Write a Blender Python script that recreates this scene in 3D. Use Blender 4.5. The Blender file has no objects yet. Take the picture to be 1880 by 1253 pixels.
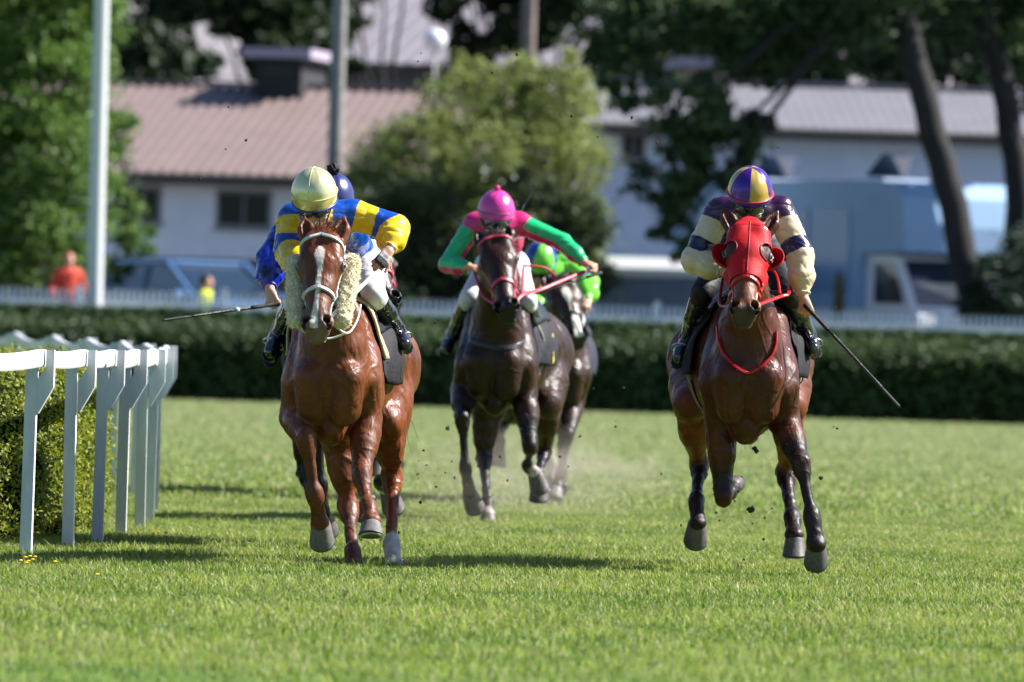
import bpy, bmesh, math, random
import numpy as np
from mathutils import Vector, Matrix
from mathutils.bvhtree import BVHTree

C = bpy.context.scene
COL = C.collection
ALB = .77          # the photograph is exposed brightly: albedos are kept moderate
rng = np.random.default_rng(7)
random.seed(7)

# ---------------------------------------------------------------- camera, world, sun
CAM_H, ROLL, FPX = 1.37, math.radians(1.7), 1880 * 300 / 36.0
PITCH = 26.5 / FPX
cd = bpy.data.cameras.new('camera'); cam = bpy.data.objects.new('camera', cd); COL.objects.link(cam)
cd.lens = 300; cd.sensor_width = 36; cd.clip_start = 0.5; cd.clip_end = 3000
cam.matrix_world = Matrix.Translation((0, 0, CAM_H)) @ Matrix.Rotation(math.pi/2 - PITCH, 4, 'X') @ Matrix.Rotation(ROLL, 4, 'Z')
cd.dof.use_dof = True; cd.dof.focus_distance = 46.9; cd.dof.aperture_fstop = 4.0
C.camera = cam

SUN_EL, SUN_AZ = math.radians(42), math.radians(12)      # azimuth from +x towards +y (behind the field)
sdir = Vector((math.cos(SUN_EL)*math.cos(SUN_AZ), math.cos(SUN_EL)*math.sin(SUN_AZ), math.sin(SUN_EL)))
W = bpy.data.worlds.new('World'); C.world = W; W.use_nodes = True
nt = W.node_tree; bg = nt.nodes['Background']
sky = nt.nodes.new('ShaderNodeTexSky'); sky.sky_type = 'NISHITA'; sky.sun_disc = False
sky.sun_elevation = SUN_EL; sky.sun_rotation = math.pi/2 - SUN_AZ
tint = nt.nodes.new('ShaderNodeVectorMath'); tint.operation = 'MULTIPLY'; tint.inputs[1].default_value = (.84, .99, 1.20)
nt.links.new(sky.outputs[0], tint.inputs[0]); nt.links.new(tint.outputs[0], bg.inputs[0]); bg.inputs[1].default_value = 0.05
sl = bpy.data.lights.new('sun', 'SUN'); so = bpy.data.objects.new('sun', sl); COL.objects.link(so)
sl.energy = 5.0; sl.angle = math.radians(0.55); sl.color = (1.0, 0.965, 0.91)
so.rotation_euler = sdir.to_track_quat('Z', 'Y').to_euler(); so.location = (20, 60, 40)
C.view_settings.view_transform = 'Standard'; C.view_settings.look = 'None'
C.view_settings.exposure = 1.42; C.view_settings.gamma = 1; C.view_settings.use_curve_mapping = False

def V(*a): return np.array(a, float)
def nrm(a): return a / (np.linalg.norm(a) + 1e-12)
_cr, _sr = math.cos(ROLL), math.sin(ROLL)
def at(px, py, D):
    "world point seen at photo pixel (px,py) at distance D"
    x, y = px - 940, py - 626.5
    u, v = x*_cr + y*_sr, -x*_sr + y*_cr
    return V(u*D/FPX, D, CAM_H - (v + 26.5)*D/FPX)

# ---------------------------------------------------------------- scene bookkeeping
def setp(o, label=None, cat=None, group=None, kind=None):
    if label: o['label'] = label
    if cat: o['category'] = cat
    if group: o['group'] = group
    if kind: o['kind'] = kind
    return o
def empty(name, loc, label, cat, group=None):
    o = bpy.data.objects.new(name, None); COL.objects.link(o); o.location = Vector([float(v) for v in loc])
    o.empty_display_size = .2
    return setp(o, label, cat, group)
def mk(name, Vs, Fs, mat, parent=None, cols=None, smooth=True, mats=None, midx=None, fcols=None):
    "link one mesh object from world-space numpy vertices; Fs list or (n,k) array"
    me = bpy.data.meshes.new(name)
    Vs = np.asarray(Vs, np.float32)
    if parent is not None:
        root = parent
        while root.parent: root = root.parent
        off = np.array(root.location, np.float32)
    else:
        off = np.zeros(3, np.float32)
    Vl = Vs - off
    if isinstance(Fs, np.ndarray):
        n, k = Fs.shape
        me.vertices.add(len(Vl)); me.vertices.foreach_set('co', Vl.ravel())
        me.loops.add(n*k); me.loops.foreach_set('vertex_index', Fs.astype(np.int32).ravel())
        me.polygons.add(n); me.polygons.foreach_set('loop_start', np.arange(0, n*k, k, dtype=np.int32))
        me.update(calc_edges=True)
    else:
        me.from_pydata([tuple(map(float, v)) for v in Vl], [], Fs); me.update()
    me.polygons.foreach_set('use_smooth', np.full(len(me.polygons), smooth, bool))
    if cols is not None:
        a = me.color_attributes.new('Col', 'FLOAT_COLOR', 'POINT')
        c4 = np.ones((len(Vl), 4), np.float32); c4[:, :3] = np.asarray(cols)*ALB
        a.data.foreach_set('color', c4.ravel())
    for m in (mats or [mat]): me.materials.append(m)
    if midx is not None: me.polygons.foreach_set('material_index', np.asarray(midx, np.int32))
    me.update()
    o = bpy.data.objects.new(name, me); COL.objects.link(o)
    if parent is not None: o.parent = parent
    return o

# ---------------------------------------------------------------- materials
_mc = {}
def mat(name, col=(.5, .5, .5), rough=.5, metal=0., spec=.5, attr=False, bump=0., bscale=30., coat=0., sheen=0.,
        transl=0., noise=0., nscale=4., detail=4., emit=None, stretch=(1, 1, 1), alpha=1, trans=0., rnoise=0.):
    if name in _mc: return _mc[name]
    m = bpy.data.materials.new(name); m.use_nodes = True; t = m.node_tree; N = t.nodes; L = t.links
    b = N['Principled BSDF']
    b.inputs['Roughness'].default_value = rough; b.inputs['Metallic'].default_value = metal
    b.inputs['Specular IOR Level'].default_value = spec
    b.inputs['Coat Weight'].default_value = coat; b.inputs['Coat Roughness'].default_value = .25
    b.inputs['Sheen Weight'].default_value = sheen
    if trans: b.inputs['Transmission Weight'].default_value = trans
    tc = N.new('ShaderNodeTexCoord'); mp = N.new('ShaderNodeMapping'); L.new(tc.outputs['Object'], mp.inputs[0])
    mp.inputs['Scale'].default_value = stretch
    if attr:
        a = N.new('ShaderNodeVertexColor'); a.layer_name = 'Col'; src = a.outputs[0]
    else:
        a = N.new('ShaderNodeRGB'); a.outputs[0].default_value = (*[c*ALB for c in col], 1); src = a.outputs[0]
    if noise:
        n = N.new('ShaderNodeTexNoise'); n.inputs['Scale'].default_value = nscale; n.inputs['Detail'].default_value = detail
        n.inputs['Roughness'].default_value = .65
        L.new(mp.outputs[0], n.inputs[0])
        r = N.new('ShaderNodeMapRange'); L.new(n.outputs[0], r.inputs[0])
        r.inputs[1].default_value = .3; r.inputs[2].default_value = .7
        r.inputs[3].default_value = 1 - noise; r.inputs[4].default_value = 1 + noise
        h = N.new('ShaderNodeVectorMath'); h.operation = 'SCALE'; L.new(src, h.inputs[0]); L.new(r.outputs[0], h.inputs['Scale'])
        src = h.outputs[0]
    L.new(src, b.inputs['Base Color'])
    if rnoise:
        n = N.new('ShaderNodeTexNoise'); n.inputs['Scale'].default_value = 9; n.inputs['Detail'].default_value = 6
        L.new(mp.outputs[0], n.inputs[0])
        r = N.new('ShaderNodeMapRange'); L.new(n.outputs[0], r.inputs[0]); r.inputs[1].default_value = .35; r.inputs[2].default_value = .65
        r.inputs[3].default_value = max(rough - rnoise, .05); r.inputs[4].default_value = rough + rnoise
        L.new(r.outputs[0], b.inputs['Roughness'])
    if bump:
        n = N.new('ShaderNodeTexNoise'); n.inputs['Scale'].default_value = bscale; n.inputs['Detail'].default_value = 5
        L.new(mp.outputs[0], n.inputs[0])
        bp = N.new('ShaderNodeBump'); bp.inputs['Strength'].default_value = bump; bp.inputs['Distance'].default_value = .01
        L.new(n.outputs[0], bp.inputs['Height']); L.new(bp.outputs[0], b.inputs['Normal'])
    if transl:
        tr = N.new('ShaderNodeBsdfTranslucent'); L.new(src, tr.inputs[0])
        mx = N.new('ShaderNodeMixShader'); mx.inputs[0].default_value = transl
        L.new(b.outputs[0], mx.inputs[1]); L.new(tr.outputs[0], mx.inputs[2]); L.new(mx.outputs[0], N['Material Output'].inputs[0])
    _mc[name] = m
    return m
def srgb(r, g, b):
    f = lambda c: (c/255/12.92) if c/255 <= .04045 else ((c/255+.055)/1.055)**2.4
    return (f(r), f(g), f(b))

# ---------------------------------------------------------------- box/tube mesh builder
class MB:
    def __init__(s): s.v = []; s.f = []; s.c = []
    def add(s, vs, fs, col=(1, 1, 1)):
        n = len(s.v); s.v += [tuple(map(float, v)) for v in vs]; s.f += [tuple(i+n for i in f) for f in fs]; s.c += [col]*len(vs); return s
    def box(s, lo, hi, col=(1, 1, 1), M=None):
        (x0, y0, z0), (x1, y1, z1) = lo, hi
        vs = [(x0,y0,z0),(x1,y0,z0),(x1,y1,z0),(x0,y1,z0),(x0,y0,z1),(x1,y0,z1),(x1,y1,z1),(x0,y1,z1)]
        if M is not None: vs = [tuple(M @ Vector(v)) for v in vs]
        return s.add(vs, [(0,3,2,1),(4,5,6,7),(0,1,5,4),(1,2,6,5),(2,3,7,6),(3,0,4,7)], col)
    def prism(s, poly, ax, d0, d1, col=(1, 1, 1)):
        "extrude polygon; ax = axis index extruded along"
        n = len(poly); vs = []
        for d in (d0, d1):
            for p in poly:
                q = list(p); q.insert(ax, d); vs.append(q)
        fs = [tuple(range(n)), tuple(range(2*n-1, n-1, -1))] + [(i, i+n, (i+1) % n + n, (i+1) % n) for i in range(n)]
        return s.add(vs, fs, col)
    def tube(s, pts, rad, n=8, col=(1, 1, 1), flat=1., up=None, cap=True, close=False):
        pts = [np.array(p, float) for p in pts]; m = len(pts)
        if np.isscalar(rad): rad = [rad]*m
        vs = []; ref = np.array(up if up is not None else (0.13, .21, 1.), float)
        for i, p in enumerate(pts):
            a = pts[(i-1) % m] if close else pts[max(i-1, 0)]; b = pts[(i+1) % m] if close else pts[min(i+1, m-1)]
            T = nrm(b-a)
            e1 = ref - T*ref.dot(T)
            if np.linalg.norm(e1) < .05: e1 = np.cross(T, (1, 0, 0))
            e1 = nrm(e1); e2 = np.cross(T, e1)
            if up is None: ref = e1
            for j in range(n):
                an = 2*math.pi*j/n
                vs.append(p + rad[i]*(math.cos(an)*e1*flat + math.sin(an)*e2))
        fs = []
        for i in range(m if close else m-1):
            for j in range(n):
                k = (i+1) % m
                fs.append((i*n+j, i*n+(j+1) % n, k*n+(j+1) % n, k*n+j))
        if cap and not close: fs += [tuple(range(n-1, -1, -1)), tuple(range((m-1)*n, m*n))]
        return s.add(vs, fs, col)
    def lathe(s, prof, c, axis=(0, 0, 1), n=24, col=(1, 1, 1), sx=(1, 1)):
        a = nrm(np.array(axis, float)); e1 = np.cross(a, (0, 1, 0.01)); e1 = nrm(e1) if np.linalg.norm(e1) > .1 else V(1, 0, 0); e2 = np.cross(a, e1)
        vs = []; m = len(prof)
        for r, h in prof:
            for j in range(n):
                an = 2*math.pi*j/n; vs.append(np.array(c) + a*h + r*(math.cos(an)*e1*sx[0] + math.sin(an)*e2*sx[1]))
        fs = [(i*n+j, i*n+(j+1) % n, (i+1)*n+(j+1) % n, (i+1)*n+j) for i in range(m-1) for j in range(n)]
        fs += [tuple(range(n-1, -1, -1)), tuple(range((m-1)*n, m*n))]
        return s.add(vs, fs, col)
    def build(s, name, m, parent=None, smooth=False, attr=False):
        return mk(name, np.array(s.v), s.f, m, parent, cols=np.array(s.c) if attr else None, smooth=smooth)

# ---------------------------------------------------------------- signed distance modelling
class RC:
    "rounded cone / ellipsoid with optional flattening axes"
    def __init__(s, a, b, ra, rb=None, k=.03, flat=(), col=None, sub=False, w=1.):
        s.a = np.array(a, float); s.b = np.array(b, float); s.ra = ra; s.rb = ra if rb is None else rb
        s.k = k; s.flat = [(nrm(np.array(e, float)), sc) for e, sc in flat]; s.col = col; s.sub = sub; s.w = w
    def bbox(s):
        m = max(s.ra, s.rb)*max([1] + [sc for _, sc in s.flat]) + s.k + .02
        return np.minimum(s.a, s.b)-m, np.maximum(s.a, s.b)+m
    def d(s, X, Y, Z):
        ab = s.b - s.a; L2 = ab.dot(ab)
        qx, qy, qz = X-s.a[0], Y-s.a[1], Z-s.a[2]
        if L2 > 1e-9:
            t = np.clip((qx*ab[0]+qy*ab[1]+qz*ab[2])/L2, 0, 1)
            qx = qx-t*ab[0]; qy = qy-t*ab[1]; qz = qz-t*ab[2]; r = s.ra+(s.rb-s.ra)*t
        else: r = s.ra
        if s.flat:
            l0 = np.sqrt(qx*qx+qy*qy+qz*qz)+1e-6
            for e, sc in s.flat:
                f = (qx*e[0]+qy*e[1]+qz*e[2])*(1/sc-1)
                qx = qx+f*e[0]; qy = qy+f*e[1]; qz = qz+f*e[2]
            l1 = np.sqrt(qx*qx+qy*qy+qz*qz)+1e-6
            return (l1-r)*np.clip(l0/l1, .05, 3)
        return np.sqrt(qx*qx+qy*qy+qz*qz)-r
def ELL(c, r, axes=None, k=.03, col=None, sub=False):
    axes = axes or (V(1, 0, 0), V(0, 1, 0), V(0, 0, 1)); m = max(r)
    return RC(c, c, m, m, k, [(e, q/m) for e, q in zip(axes, r) if q < m], col, sub)

def sdf_mesh(prims, h):
    lo = np.min([p.bbox()[0] for p in prims if not p.sub], 0); hi = np.max([p.bbox()[1] for p in prims if not p.sub], 0)
    n = np.ceil((hi-lo)/h).astype(int)+2
    G = [(lo[i]+h*np.arange(n[i])).astype(np.float32) for i in range(3)]
    D = np.full(n, 1., np.float32)
    for p in prims:
        a, b = p.bbox(); i0 = np.clip(((a-lo)/h).astype(int), 0, n); i1 = np.clip(((b-lo)/h).astype(int)+2, 0, n)
        if np.any(i1 <= i0): continue
        sl_ = tuple(slice(i0[i], i1[i]) for i in range(3))
        d = p.d(G[0][sl_[0]][:, None, None], G[1][sl_[1]][None, :, None], G[2][sl_[2]][None, None, :]).astype(np.float32)
        o = D[sl_]
        if p.sub:
            d = -d; hh = np.clip(.5-.5*(o-d)/p.k, 0, 1); D[sl_] = o*(1-hh)+d*hh + p.k*hh*(1-hh)
        else:
            hh = np.clip(.5+.5*(d-o)/p.k, 0, 1); D[sl_] = d*(1-hh)+o*hh - p.k*hh*(1-hh)
    S = D < 0
    act = np.zeros(n-1, np.uint8)
    for dx in (0, 1):
        for dy in (0, 1):
            for dz in (0, 1):
                act += S[dx:n[0]-1+dx, dy:n[1]-1+dy, dz:n[2]-1+dz]
    cells = np.argwhere((act > 0) & (act < 8)); del act
    idx = np.full(n-1, -1, np.int32); idx[cells[:, 0], cells[:, 1], cells[:, 2]] = np.arange(len(cells))
    corners = [(x, y, z) for x in (0, 1) for y in (0, 1) for z in (0, 1)]
    cv = {c: D[cells[:, 0]+c[0], cells[:, 1]+c[1], cells[:, 2]+c[2]] for c in corners}
    acc = np.zeros((len(cells), 3)); cnt = np.zeros(len(cells))
    for c in corners:
        for ax in range(3):
            if c[ax] == 0:
                e = list(c); e[ax] = 1; e = tuple(e)
                m = (cv[c] < 0) != (cv[e] < 0)
                t = np.where(m, cv[c]/(cv[c]-cv[e]+1e-20), 0)
                for q in range(3): acc[:, q] += m*(c[q]+(t if q == ax else 0))
                cnt += m
    Vt = lo + h*(cells + acc/cnt[:, None])
    Q = []
    for ax in range(3):
        o1, o2 = [(1, 2), (2, 0), (0, 1)][ax]
        s0 = [slice(1, -1)]*3; s0[ax] = slice(0, -1); s1 = list(s0); s1[ax] = slice(1, None)
        A = S[tuple(s0)]; B = S[tuple(s1)]
        e = np.argwhere(A != B); off = np.ones(3, int); off[ax] = 0; g = e+off
        g = g[(g[:, 0] < n[0]-1) & (g[:, 1] < n[1]-1) & (g[:, 2] < n[2]-1)]
        sgn = S[g[:, 0], g[:, 1], g[:, 2]]
        d1 = np.zeros(3, int); d1[o1] = 1; d2 = np.zeros(3, int); d2[o2] = 1
        def I(q): return idx[q[:, 0], q[:, 1], q[:, 2]]
        q = np.stack([I(g-d1-d2), I(g-d2), I(g), I(g-d1)], 1)
        q[~sgn] = q[~sgn][:, ::-1]
        Q.append(q)
    Q = np.concatenate(Q); Q = Q[(Q >= 0).all(1)]
    for _ in range(2):                                      # light smoothing
        a = np.zeros_like(Vt); c = np.zeros(len(Vt))
        for i in range(4):
            j = (i+1) % 4
            for u, v in ((i, j), (j, i)):
                for k in range(3): a[:, k] += np.bincount(Q[:, u], Vt[Q[:, v], k], len(Vt))
                c += np.bincount(Q[:, u], minlength=len(Vt))
        Vt = .55*Vt+.45*a/np.maximum(c, 1)[:, None]
    return Vt, Q
def vnormals(Vt, Q):
    nf = np.cross(Vt[Q[:, 2]]-Vt[Q[:, 0]], Vt[Q[:, 3]]-Vt[Q[:, 1]])
    N = np.zeros_like(Vt)
    for i in range(4):
        for k in range(3): N[:, k] += np.bincount(Q[:, i], nf[:, k], len(Vt))
    return N/(np.linalg.norm(N, axis=1)[:, None]+1e-12)
def prim_cols(prims, Vt, default, tau=.008):
    cp = [p for p in prims if not p.sub]
    acc = np.zeros((len(Vt), 3)); w = np.zeros(len(Vt))
    ds = []
    for p in cp: ds.append(p.d(Vt[:, 0], Vt[:, 1], Vt[:, 2]))
    ds = np.array(ds); m = ds.min(0)
    for p, d in zip(cp, ds):
        ww = np.exp(-(d-m)/tau); acc += ww[:, None]*np.array(p.col if p.col is not None else default); w += ww
    return acc/w[:, None]
_wv = rng.normal(size=(14, 3)); _wv /= np.linalg.norm(_wv, axis=1)[:, None]; _ph = rng.uniform(0, 6.28, 14)
def snoise(P, sc, seed=0):
    "smooth pseudo noise about -1..1"
    P = np.asarray(P, float)*sc + seed*3.7; o = np.zeros(len(P))
    q = P + .9*np.sin(P[:, [1, 2, 0]]*1.3 + seed)
    for i in range(8): o += np.sin(q @ _wv[i]*(1+.35*i)*2 + _ph[i])/(1+.25*i)
    return o/3.2
def sstep(x, a, b):
    t = np.clip((x-a)/(b-a), 0, 1); return t*t*(3-2*t)
# ================================================================ horses
M_COAT = lambda: mat('horse_coat', attr=True, rough=.43, spec=.28, noise=.40, nscale=13, detail=12, bump=.5, bscale=50, rnoise=.12, coat=.0, stretch=(1, 1, .4))
M_HAIR = lambda c, n: mat('hair_'+n, c, rough=.5, spec=.4, noise=.3, nscale=30)
M_LEATHER = lambda n, c, r=.4: mat('strap_'+n, c, rough=r, spec=.5, noise=.15, nscale=60, bump=.15, bscale=200)

def hoof_mesh(c, sole, toe, sc=1.0):
    "c = centre of the coronet ring, sole = unit vector down to the sole, toe = forward"
    sole = nrm(sole); toe = nrm(toe - sole*toe.dot(sole)); sd = np.cross(sole, toe)
    rows = [(.86, -.012, 0), (1.0, 0, 0), (1.04, .012, .004), (1.14, .04, .016), (1.27, .072, .034), (1.30, .080, .038), (1.24, .084, .037), (.9, .081, .03), (.35, .078, .022)]
    n = 28; vs = []; cols = []
    for r, h, off in rows:
        for j in range(n):
            a = 2*math.pi*j/n; x, y = math.cos(a), math.sin(a)
            rr = .045*sc*r
            if x < -.55: x = -.55 - (abs(x)-.55)*.55              # flatter heel
            vs.append(c + sole*h*sc*(1 - .18*(x < 0)*abs(x)) + toe*(rr*x*1.08+off*sc) + sd*rr*y)
            cols.append(h)
    fs = [(i*n+j, i*n+(j+1) % n, (i+1)*n+(j+1) % n, (i+1)*n+j) for i in range(len(rows)-1) for j in range(n)] + [tuple(range((len(rows)-1)*n, len(rows)*n))]
    return np.array(vs), fs, np.array(cols), sd

class Horse: pass

def build_horse(name, spec, label, group):
    H = Horse(); S_ = spec
    J = {k: (at(*v) if len(v) == 3 else v) for k, v in S_['j'].items()}
    H.J = J
    root = empty('racehorse', V(J['a1'][0], J['a1'][1], 0), label, 'horse', group); H.root = root
    fwd = nrm(J['a0']-J['a3']); fwd[2] = 0; fwd = nrm(fwd)       # towards the camera
    up = V(0, 0, 1); sd = nrm(np.cross(fwd, up))                 # for a horse facing the camera: image left
    sd = -sd if sd[0] < 0 else sd                                # sd = image right
    H.fwd, H.sd = fwd, sd
    base = np.array(S_['coat'])*.60; RW = S_.get('rw', 0.)
    P = []
    a0, a1, a2, a3 = J['a0'], J['a1'], J['a2'], J['a3']
    bw = S_.get('bw', 1.)
    P += [RC(a0, a1, .325, .37, .05, [(sd, .72*bw)]), RC(a1, a2, .375, .33, .08, [(sd, .80*bw)]),
          RC(a2, a3, .27, .27, .08, [(sd, .96)]),
          RC(a3, a3-fwd*.16-up*.02, .25, .20, .08, [(sd, 1.0)])]
    ch = J['chest']
    P += [RC(ch-fwd*.17+up*.06, a0, .22, .26, .07, [(sd, .98*bw)])]
    # brisket between the forelegs
    P += [RC(ch-fwd*.12-up*.25, a0-up*.22, .11, .13, .08, [(sd, .8)])]
    wi = J['withers']
    P += [RC(wi-up*.10, a2+up*.14, .10, .10, .10)]
    # neck
    poll, nose = J['poll'], J['nose']
    n0 = wi-up*.20+fwd*.06; n1 = ch+up*.26-fwd*.10
    crest_mid = (poll*.5+wi*.5)+up*.03
    P += [RC(poll-up*.08-fwd*.05, n0*.6+n1*.4, .095, .17, .08, [(sd, .80)]),
          RC(poll-up*.02-fwd*.03, wi-up*.10, .07, .12, .08, [(sd, .6)]),
          RC(poll-up*.17-fwd*.09, n1-up*.02, .075, .15, .07, [(sd, 1.0)]),
          RC(n1+up*.05, ch-fwd*.12-up*.02, .17, .17, .07)]
    # shoulders, pectorals
    shl, shr = J['shl'], J['shr']
    for s, sh, el in ((-1, shl, J['ell']), (1, shr, J['elr'])):
        P += [RC(wi+sd*s*.12-up*.16, sh-fwd*.10+up*.02, .13, .125, .035, [(sd, .75)]),
              RC(sh-fwd*.06+up*.05, sh-fwd*.05, .10, .10, .025),
              RC(sh-fwd*.04-up*.02, el-sd*s*.005, .108, .092, .022),
              RC(sh-fwd*.14+up*.10, el-fwd*.12+up*.12, .12, .12, .03, [(sd, .7)]),
              RC(ch+sd*s*.095+up*.02, ch+sd*s*.085-up*.15-fwd*.03, .105, .095, .022),
              RC(ch+sd*s*.07+up*.20-fwd*.05, sh*.6+ch*.4+up*.02, .10, .10, .03),
              RC(a3+sd*s*(.12+RW)+up*.01, a3+sd*s*(.13+RW)-fwd*.20-up*.08, .19, .18, .05),
              RC(a2+sd*s*.16+up*.02, a3+sd*s*(.17+RW)-up*.02, .12, .14, .06)]
    P += []
    for s in (-1, 1):
        sh = shl if s < 0 else shr
        P += [RC(sh-sd*s*.03+up*.12+fwd*.02, sh-up*.02-sd*s*.005+fwd*.035, .035, .05, .03),
              RC(n1+sd*s*.10+up*.12+fwd*.02, ch+sd*s*.045+up*.06+fwd*.02, .05, .055, .03)]
    legcol = np.array(S_.get('legcol', base))
    marks = []
    hooves = []
    def joint(c, r, d, k=.02, fl=()): P.append(ELL(c, (r, r, r), k=k))
    LW, LWH = S_.get('lw', 1.2), S_.get('lwh', 1.08)
    for tag, el in (('fl', J['ell']), ('fr', J['elr'])):
        kn, fe, ho = J[tag+'k'], J[tag+'f'], J[tag+'h']
        d = nrm(kn-el); c = nrm(fe-kn); p = nrm(ho-fe)
        frontv = nrm(np.cross(sd, d)); frontv = frontv if frontv.dot(fwd) > -.2 else -frontv
        s = -1 if tag == 'fl' else 1
        n_0 = len(P)
        P += [RC(el-up*0, el+d*.20, .092, .074, .025), RC(el+d*.12, kn-d*.04, .083, .048, .03),
              RC(el+d*.03+frontv*.04+sd*s*.02, el+d*.20+frontv*.022, .058, .045, .018),
              RC(el+d*.05-frontv*.05, el+d*.22-frontv*.02, .055, .038, .018),
              RC(kn-d*.055, kn+c*.050, .046, .043, .03), ELL(kn+frontv*.010, (.046, .046, .055), k=.02),
              RC(kn+sd*.022-d*.035, kn+sd*.020+c*.03, .026, .024, .015), RC(kn-sd*.022-d*.035, kn-sd*.020+c*.03, .026, .024, .015),
              RC(kn+c*.04, fe-c*.03, .030, .025, .035), RC(kn+c*.05-frontv*.024, fe-c*.02-frontv*.022, .018, .018, .012),
              RC(fe-c*.02, fe+p*.02, .037, .036, .03), RC(fe-frontv*.022+sd*.014-c*.01, fe-frontv*.018+sd*.014+p*.01, .024, .022, .02), RC(fe-frontv*.022-sd*.014-c*.01, fe-frontv*.018-sd*.014+p*.01, .024, .022, .02),
              RC(fe, ho, .033, .040, .03), ELL(ho, (.046, .046, .034), k=.02)]
        for q in P[n_0+5:]: q.ra *= LW; q.rb *= LW
        hooves.append((tag, ho, p))
    for tag, s in (('hl', -1), ('hr', 1)):
        st, hk, fe, ho = J[tag+'s'], J[tag+'k'], J[tag+'f'], J[tag+'h']
        hip = a3+sd*s*(.15+RW)-fwd*.06-up*.08
        g = nrm(hk-st); c = nrm(fe-hk); p = nrm(ho-fe)
        back = -fwd
        n_0 = len(P)
        P += [RC(hip, st, .22, .12, .09, [(sd, .80)]), RC(hip-fwd*.16, st*.45+hk*.55-fwd*.0-g*.08, .13, .07, .05, [(sd, .75)]),
              ELL(st+fwd*.05, (.075, .085, .08), k=.06), RC(hip*.45+st*.55, st+g*.24, .135, .075, .07), RC(st+g*.15, hk-g*.05, .085, .046, .03),
              RC(st+g*.18+back*.06, hk+back*.05+up*.02, .05, .022, .03),
              RC(hk-g*.03, hk+c*.06, .055, .048, .018), ELL(hk+back*.045+up*.025, (.028, .034, .036), k=.02),
              ELL(hk+sd*.028, (.032, .032, .032), k=.012), ELL(hk-sd*.028, (.032, .032, .032), k=.012),
              RC(hk+c*.04, fe-c*.03, .037, .031, .03), RC(hk+c*.05+back*.03, fe-c*.02+back*.026, .022, .021, .012),
              RC(fe-c*.02, fe+p*.02, .040, .038, .03), ELL(fe+back*.02, (.030, .032, .036), k=.02), RC(fe, ho, .036, .043, .03), ELL(ho, (.048, .048, .034), k=.02)]
        for q in P[n_0+6:]: q.ra *= LWH; q.rb *= LWH
        hooves.append((tag, ho, p))
    # ---------------- head
    A = nrm(nose-poll); Sx = nrm(sd + V(0, 0, 1)*S_.get('tilt', 0)); Sx = nrm(Sx-A*Sx.dot(A)); Nn = nrm(np.cross(A, Sx))
    if Nn.dot(fwd) < 0: Nn = -Nn
    L = np.linalg.norm(nose-poll)
    HS = S_.get('hs', 1.20)
    def h(s, n, t): return poll + Sx*s*HS + Nn*n*HS + A*(t*L)
    H.h = h; H.hA, H.hS, H.hN, H.hL = A, Sx, Nn, L
    hp = []
    hp += [RC(h(0, -.035, .03), h(0, -.03, .30), .088, .105, .04, [(Nn, .9)]),
           RC(h(0, -.02, .28), h(0, -.015, .55), .098, .070, .03, [(Nn, .8)]),
           RC(h(0, -.01, .50), h(0, -.005, .84), .064, .050, .03, [(Nn, .85)]),
           RC(h(0, .008, .35), h(0, .012, .80), .036, .026, .025)]
    for s in (-1, 1):
        hp += [RC(h(s*.050, -.13, .20), h(s*.050, -.12, .40), .072, .074, .035, [(Sx, .62)]),
               RC(h(s*.048, -.12, .40), h(s*.030, -.075, .80), .062, .038, .03, [(Sx, .7)]),
               RC(h(s*.078, -.030, .36), h(s*.066, -.042, .60), .021, .012, .014),        # facial crest
               ELL(h(s*.086, -.006, .305), (.030, .030, .036), (Sx, Nn, A), k=.02),       # orbit
               RC(h(s*.074, .022, .265), h(s*.100, .004, .30), .018, .014, .012),         # brow
               RC(h(s*.045, .012, .08), h(s*.060, .010, .20), .045, .035, .03),
               ELL(h(s*.040, .004, .925), (.038, .034, .044), (Sx, Nn, A), k=.018),       # nostril wing
               RC(h(s*.022, -.03, .95), h(s*.016, -.055, 1.0), .040, .034, .02),
               ]
        # cheek hollow
        hp += [RC(h(s*.103, -.045, .33), h(s*.08, -.05, .56), .016, .012, .03, sub=True)]
        # eye sockets, nostrils
        hp += [ELL(h(s*.116, .004, .315), (.017, .018, .022), (Sx, Nn, A), k=.008, sub=True)]
        hp += [RC(h(s*.044, .026, .908), h(s*.049, .004, .955), .020, .023, .008, [(Sx, .85)], sub=True),
               ELL(h(s*.040, .006, .93), (.012, .030, .022), (Sx, Nn, A), k=.006, sub=True)]
        # ears
        ear = S_.get('ear', (0.045, .035, .15))
        eb = h(s*.068, -.035, .015); et = eb + Sx*s*ear[0] + Nn*ear[1]*0 - A*ear[2] + Nn*(ear[1]-.03)
        ed = nrm(et-eb); fn = nrm(Nn - ed*Nn.dot(ed)); em = eb*.5+et*.5; wd = np.cross(ed, fn)
        hp += [RC(eb, em, .036, .041, .02, [(fn, .62)]), RC(em, et, .041, .007, .015, [(fn, .55)]),
               RC(eb+fn*.028+ed*.035, em+fn*.025+ed*.02, .020, .022, .008, [(wd, .8)], sub=True),
               RC(em+fn*.02+ed*.01, et+fn*.014-ed*.02, .016, .006, .006, [(wd, .8)], sub=True)]
    hp += [RC(h(0, -.075, .82), h(0, -.078, .985), .036, .034, .025), ELL(h(0, -.01, .955), (.04, .035, .03), (Sx, Nn, A), k=.02),
           ELL(h(0, -.088, .980), (.027, .024, .024), (Sx, Nn, A), k=.015)]
    # mouth slit
    for s in (-1, 1):
        hp += [RC(h(s*.045, -.062, 1.0), h(s*.050, -.068, .86), .0055, .004, .006, sub=True)]
    hp += [RC(h(-.04, -.058, 1.03), h(.04, -.058, 1.03), .011, .011, .006, sub=True)]
    for p in hp: p.ra *= HS; p.rb *= HS
    # order: adds then subs for the head
    P += [p for p in hp if not p.sub] + [p for p in hp if p.sub]
    Vt, Q = sdf_mesh(P, S_.get('h', .0075))
    N = vnormals(Vt, Q)
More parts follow.
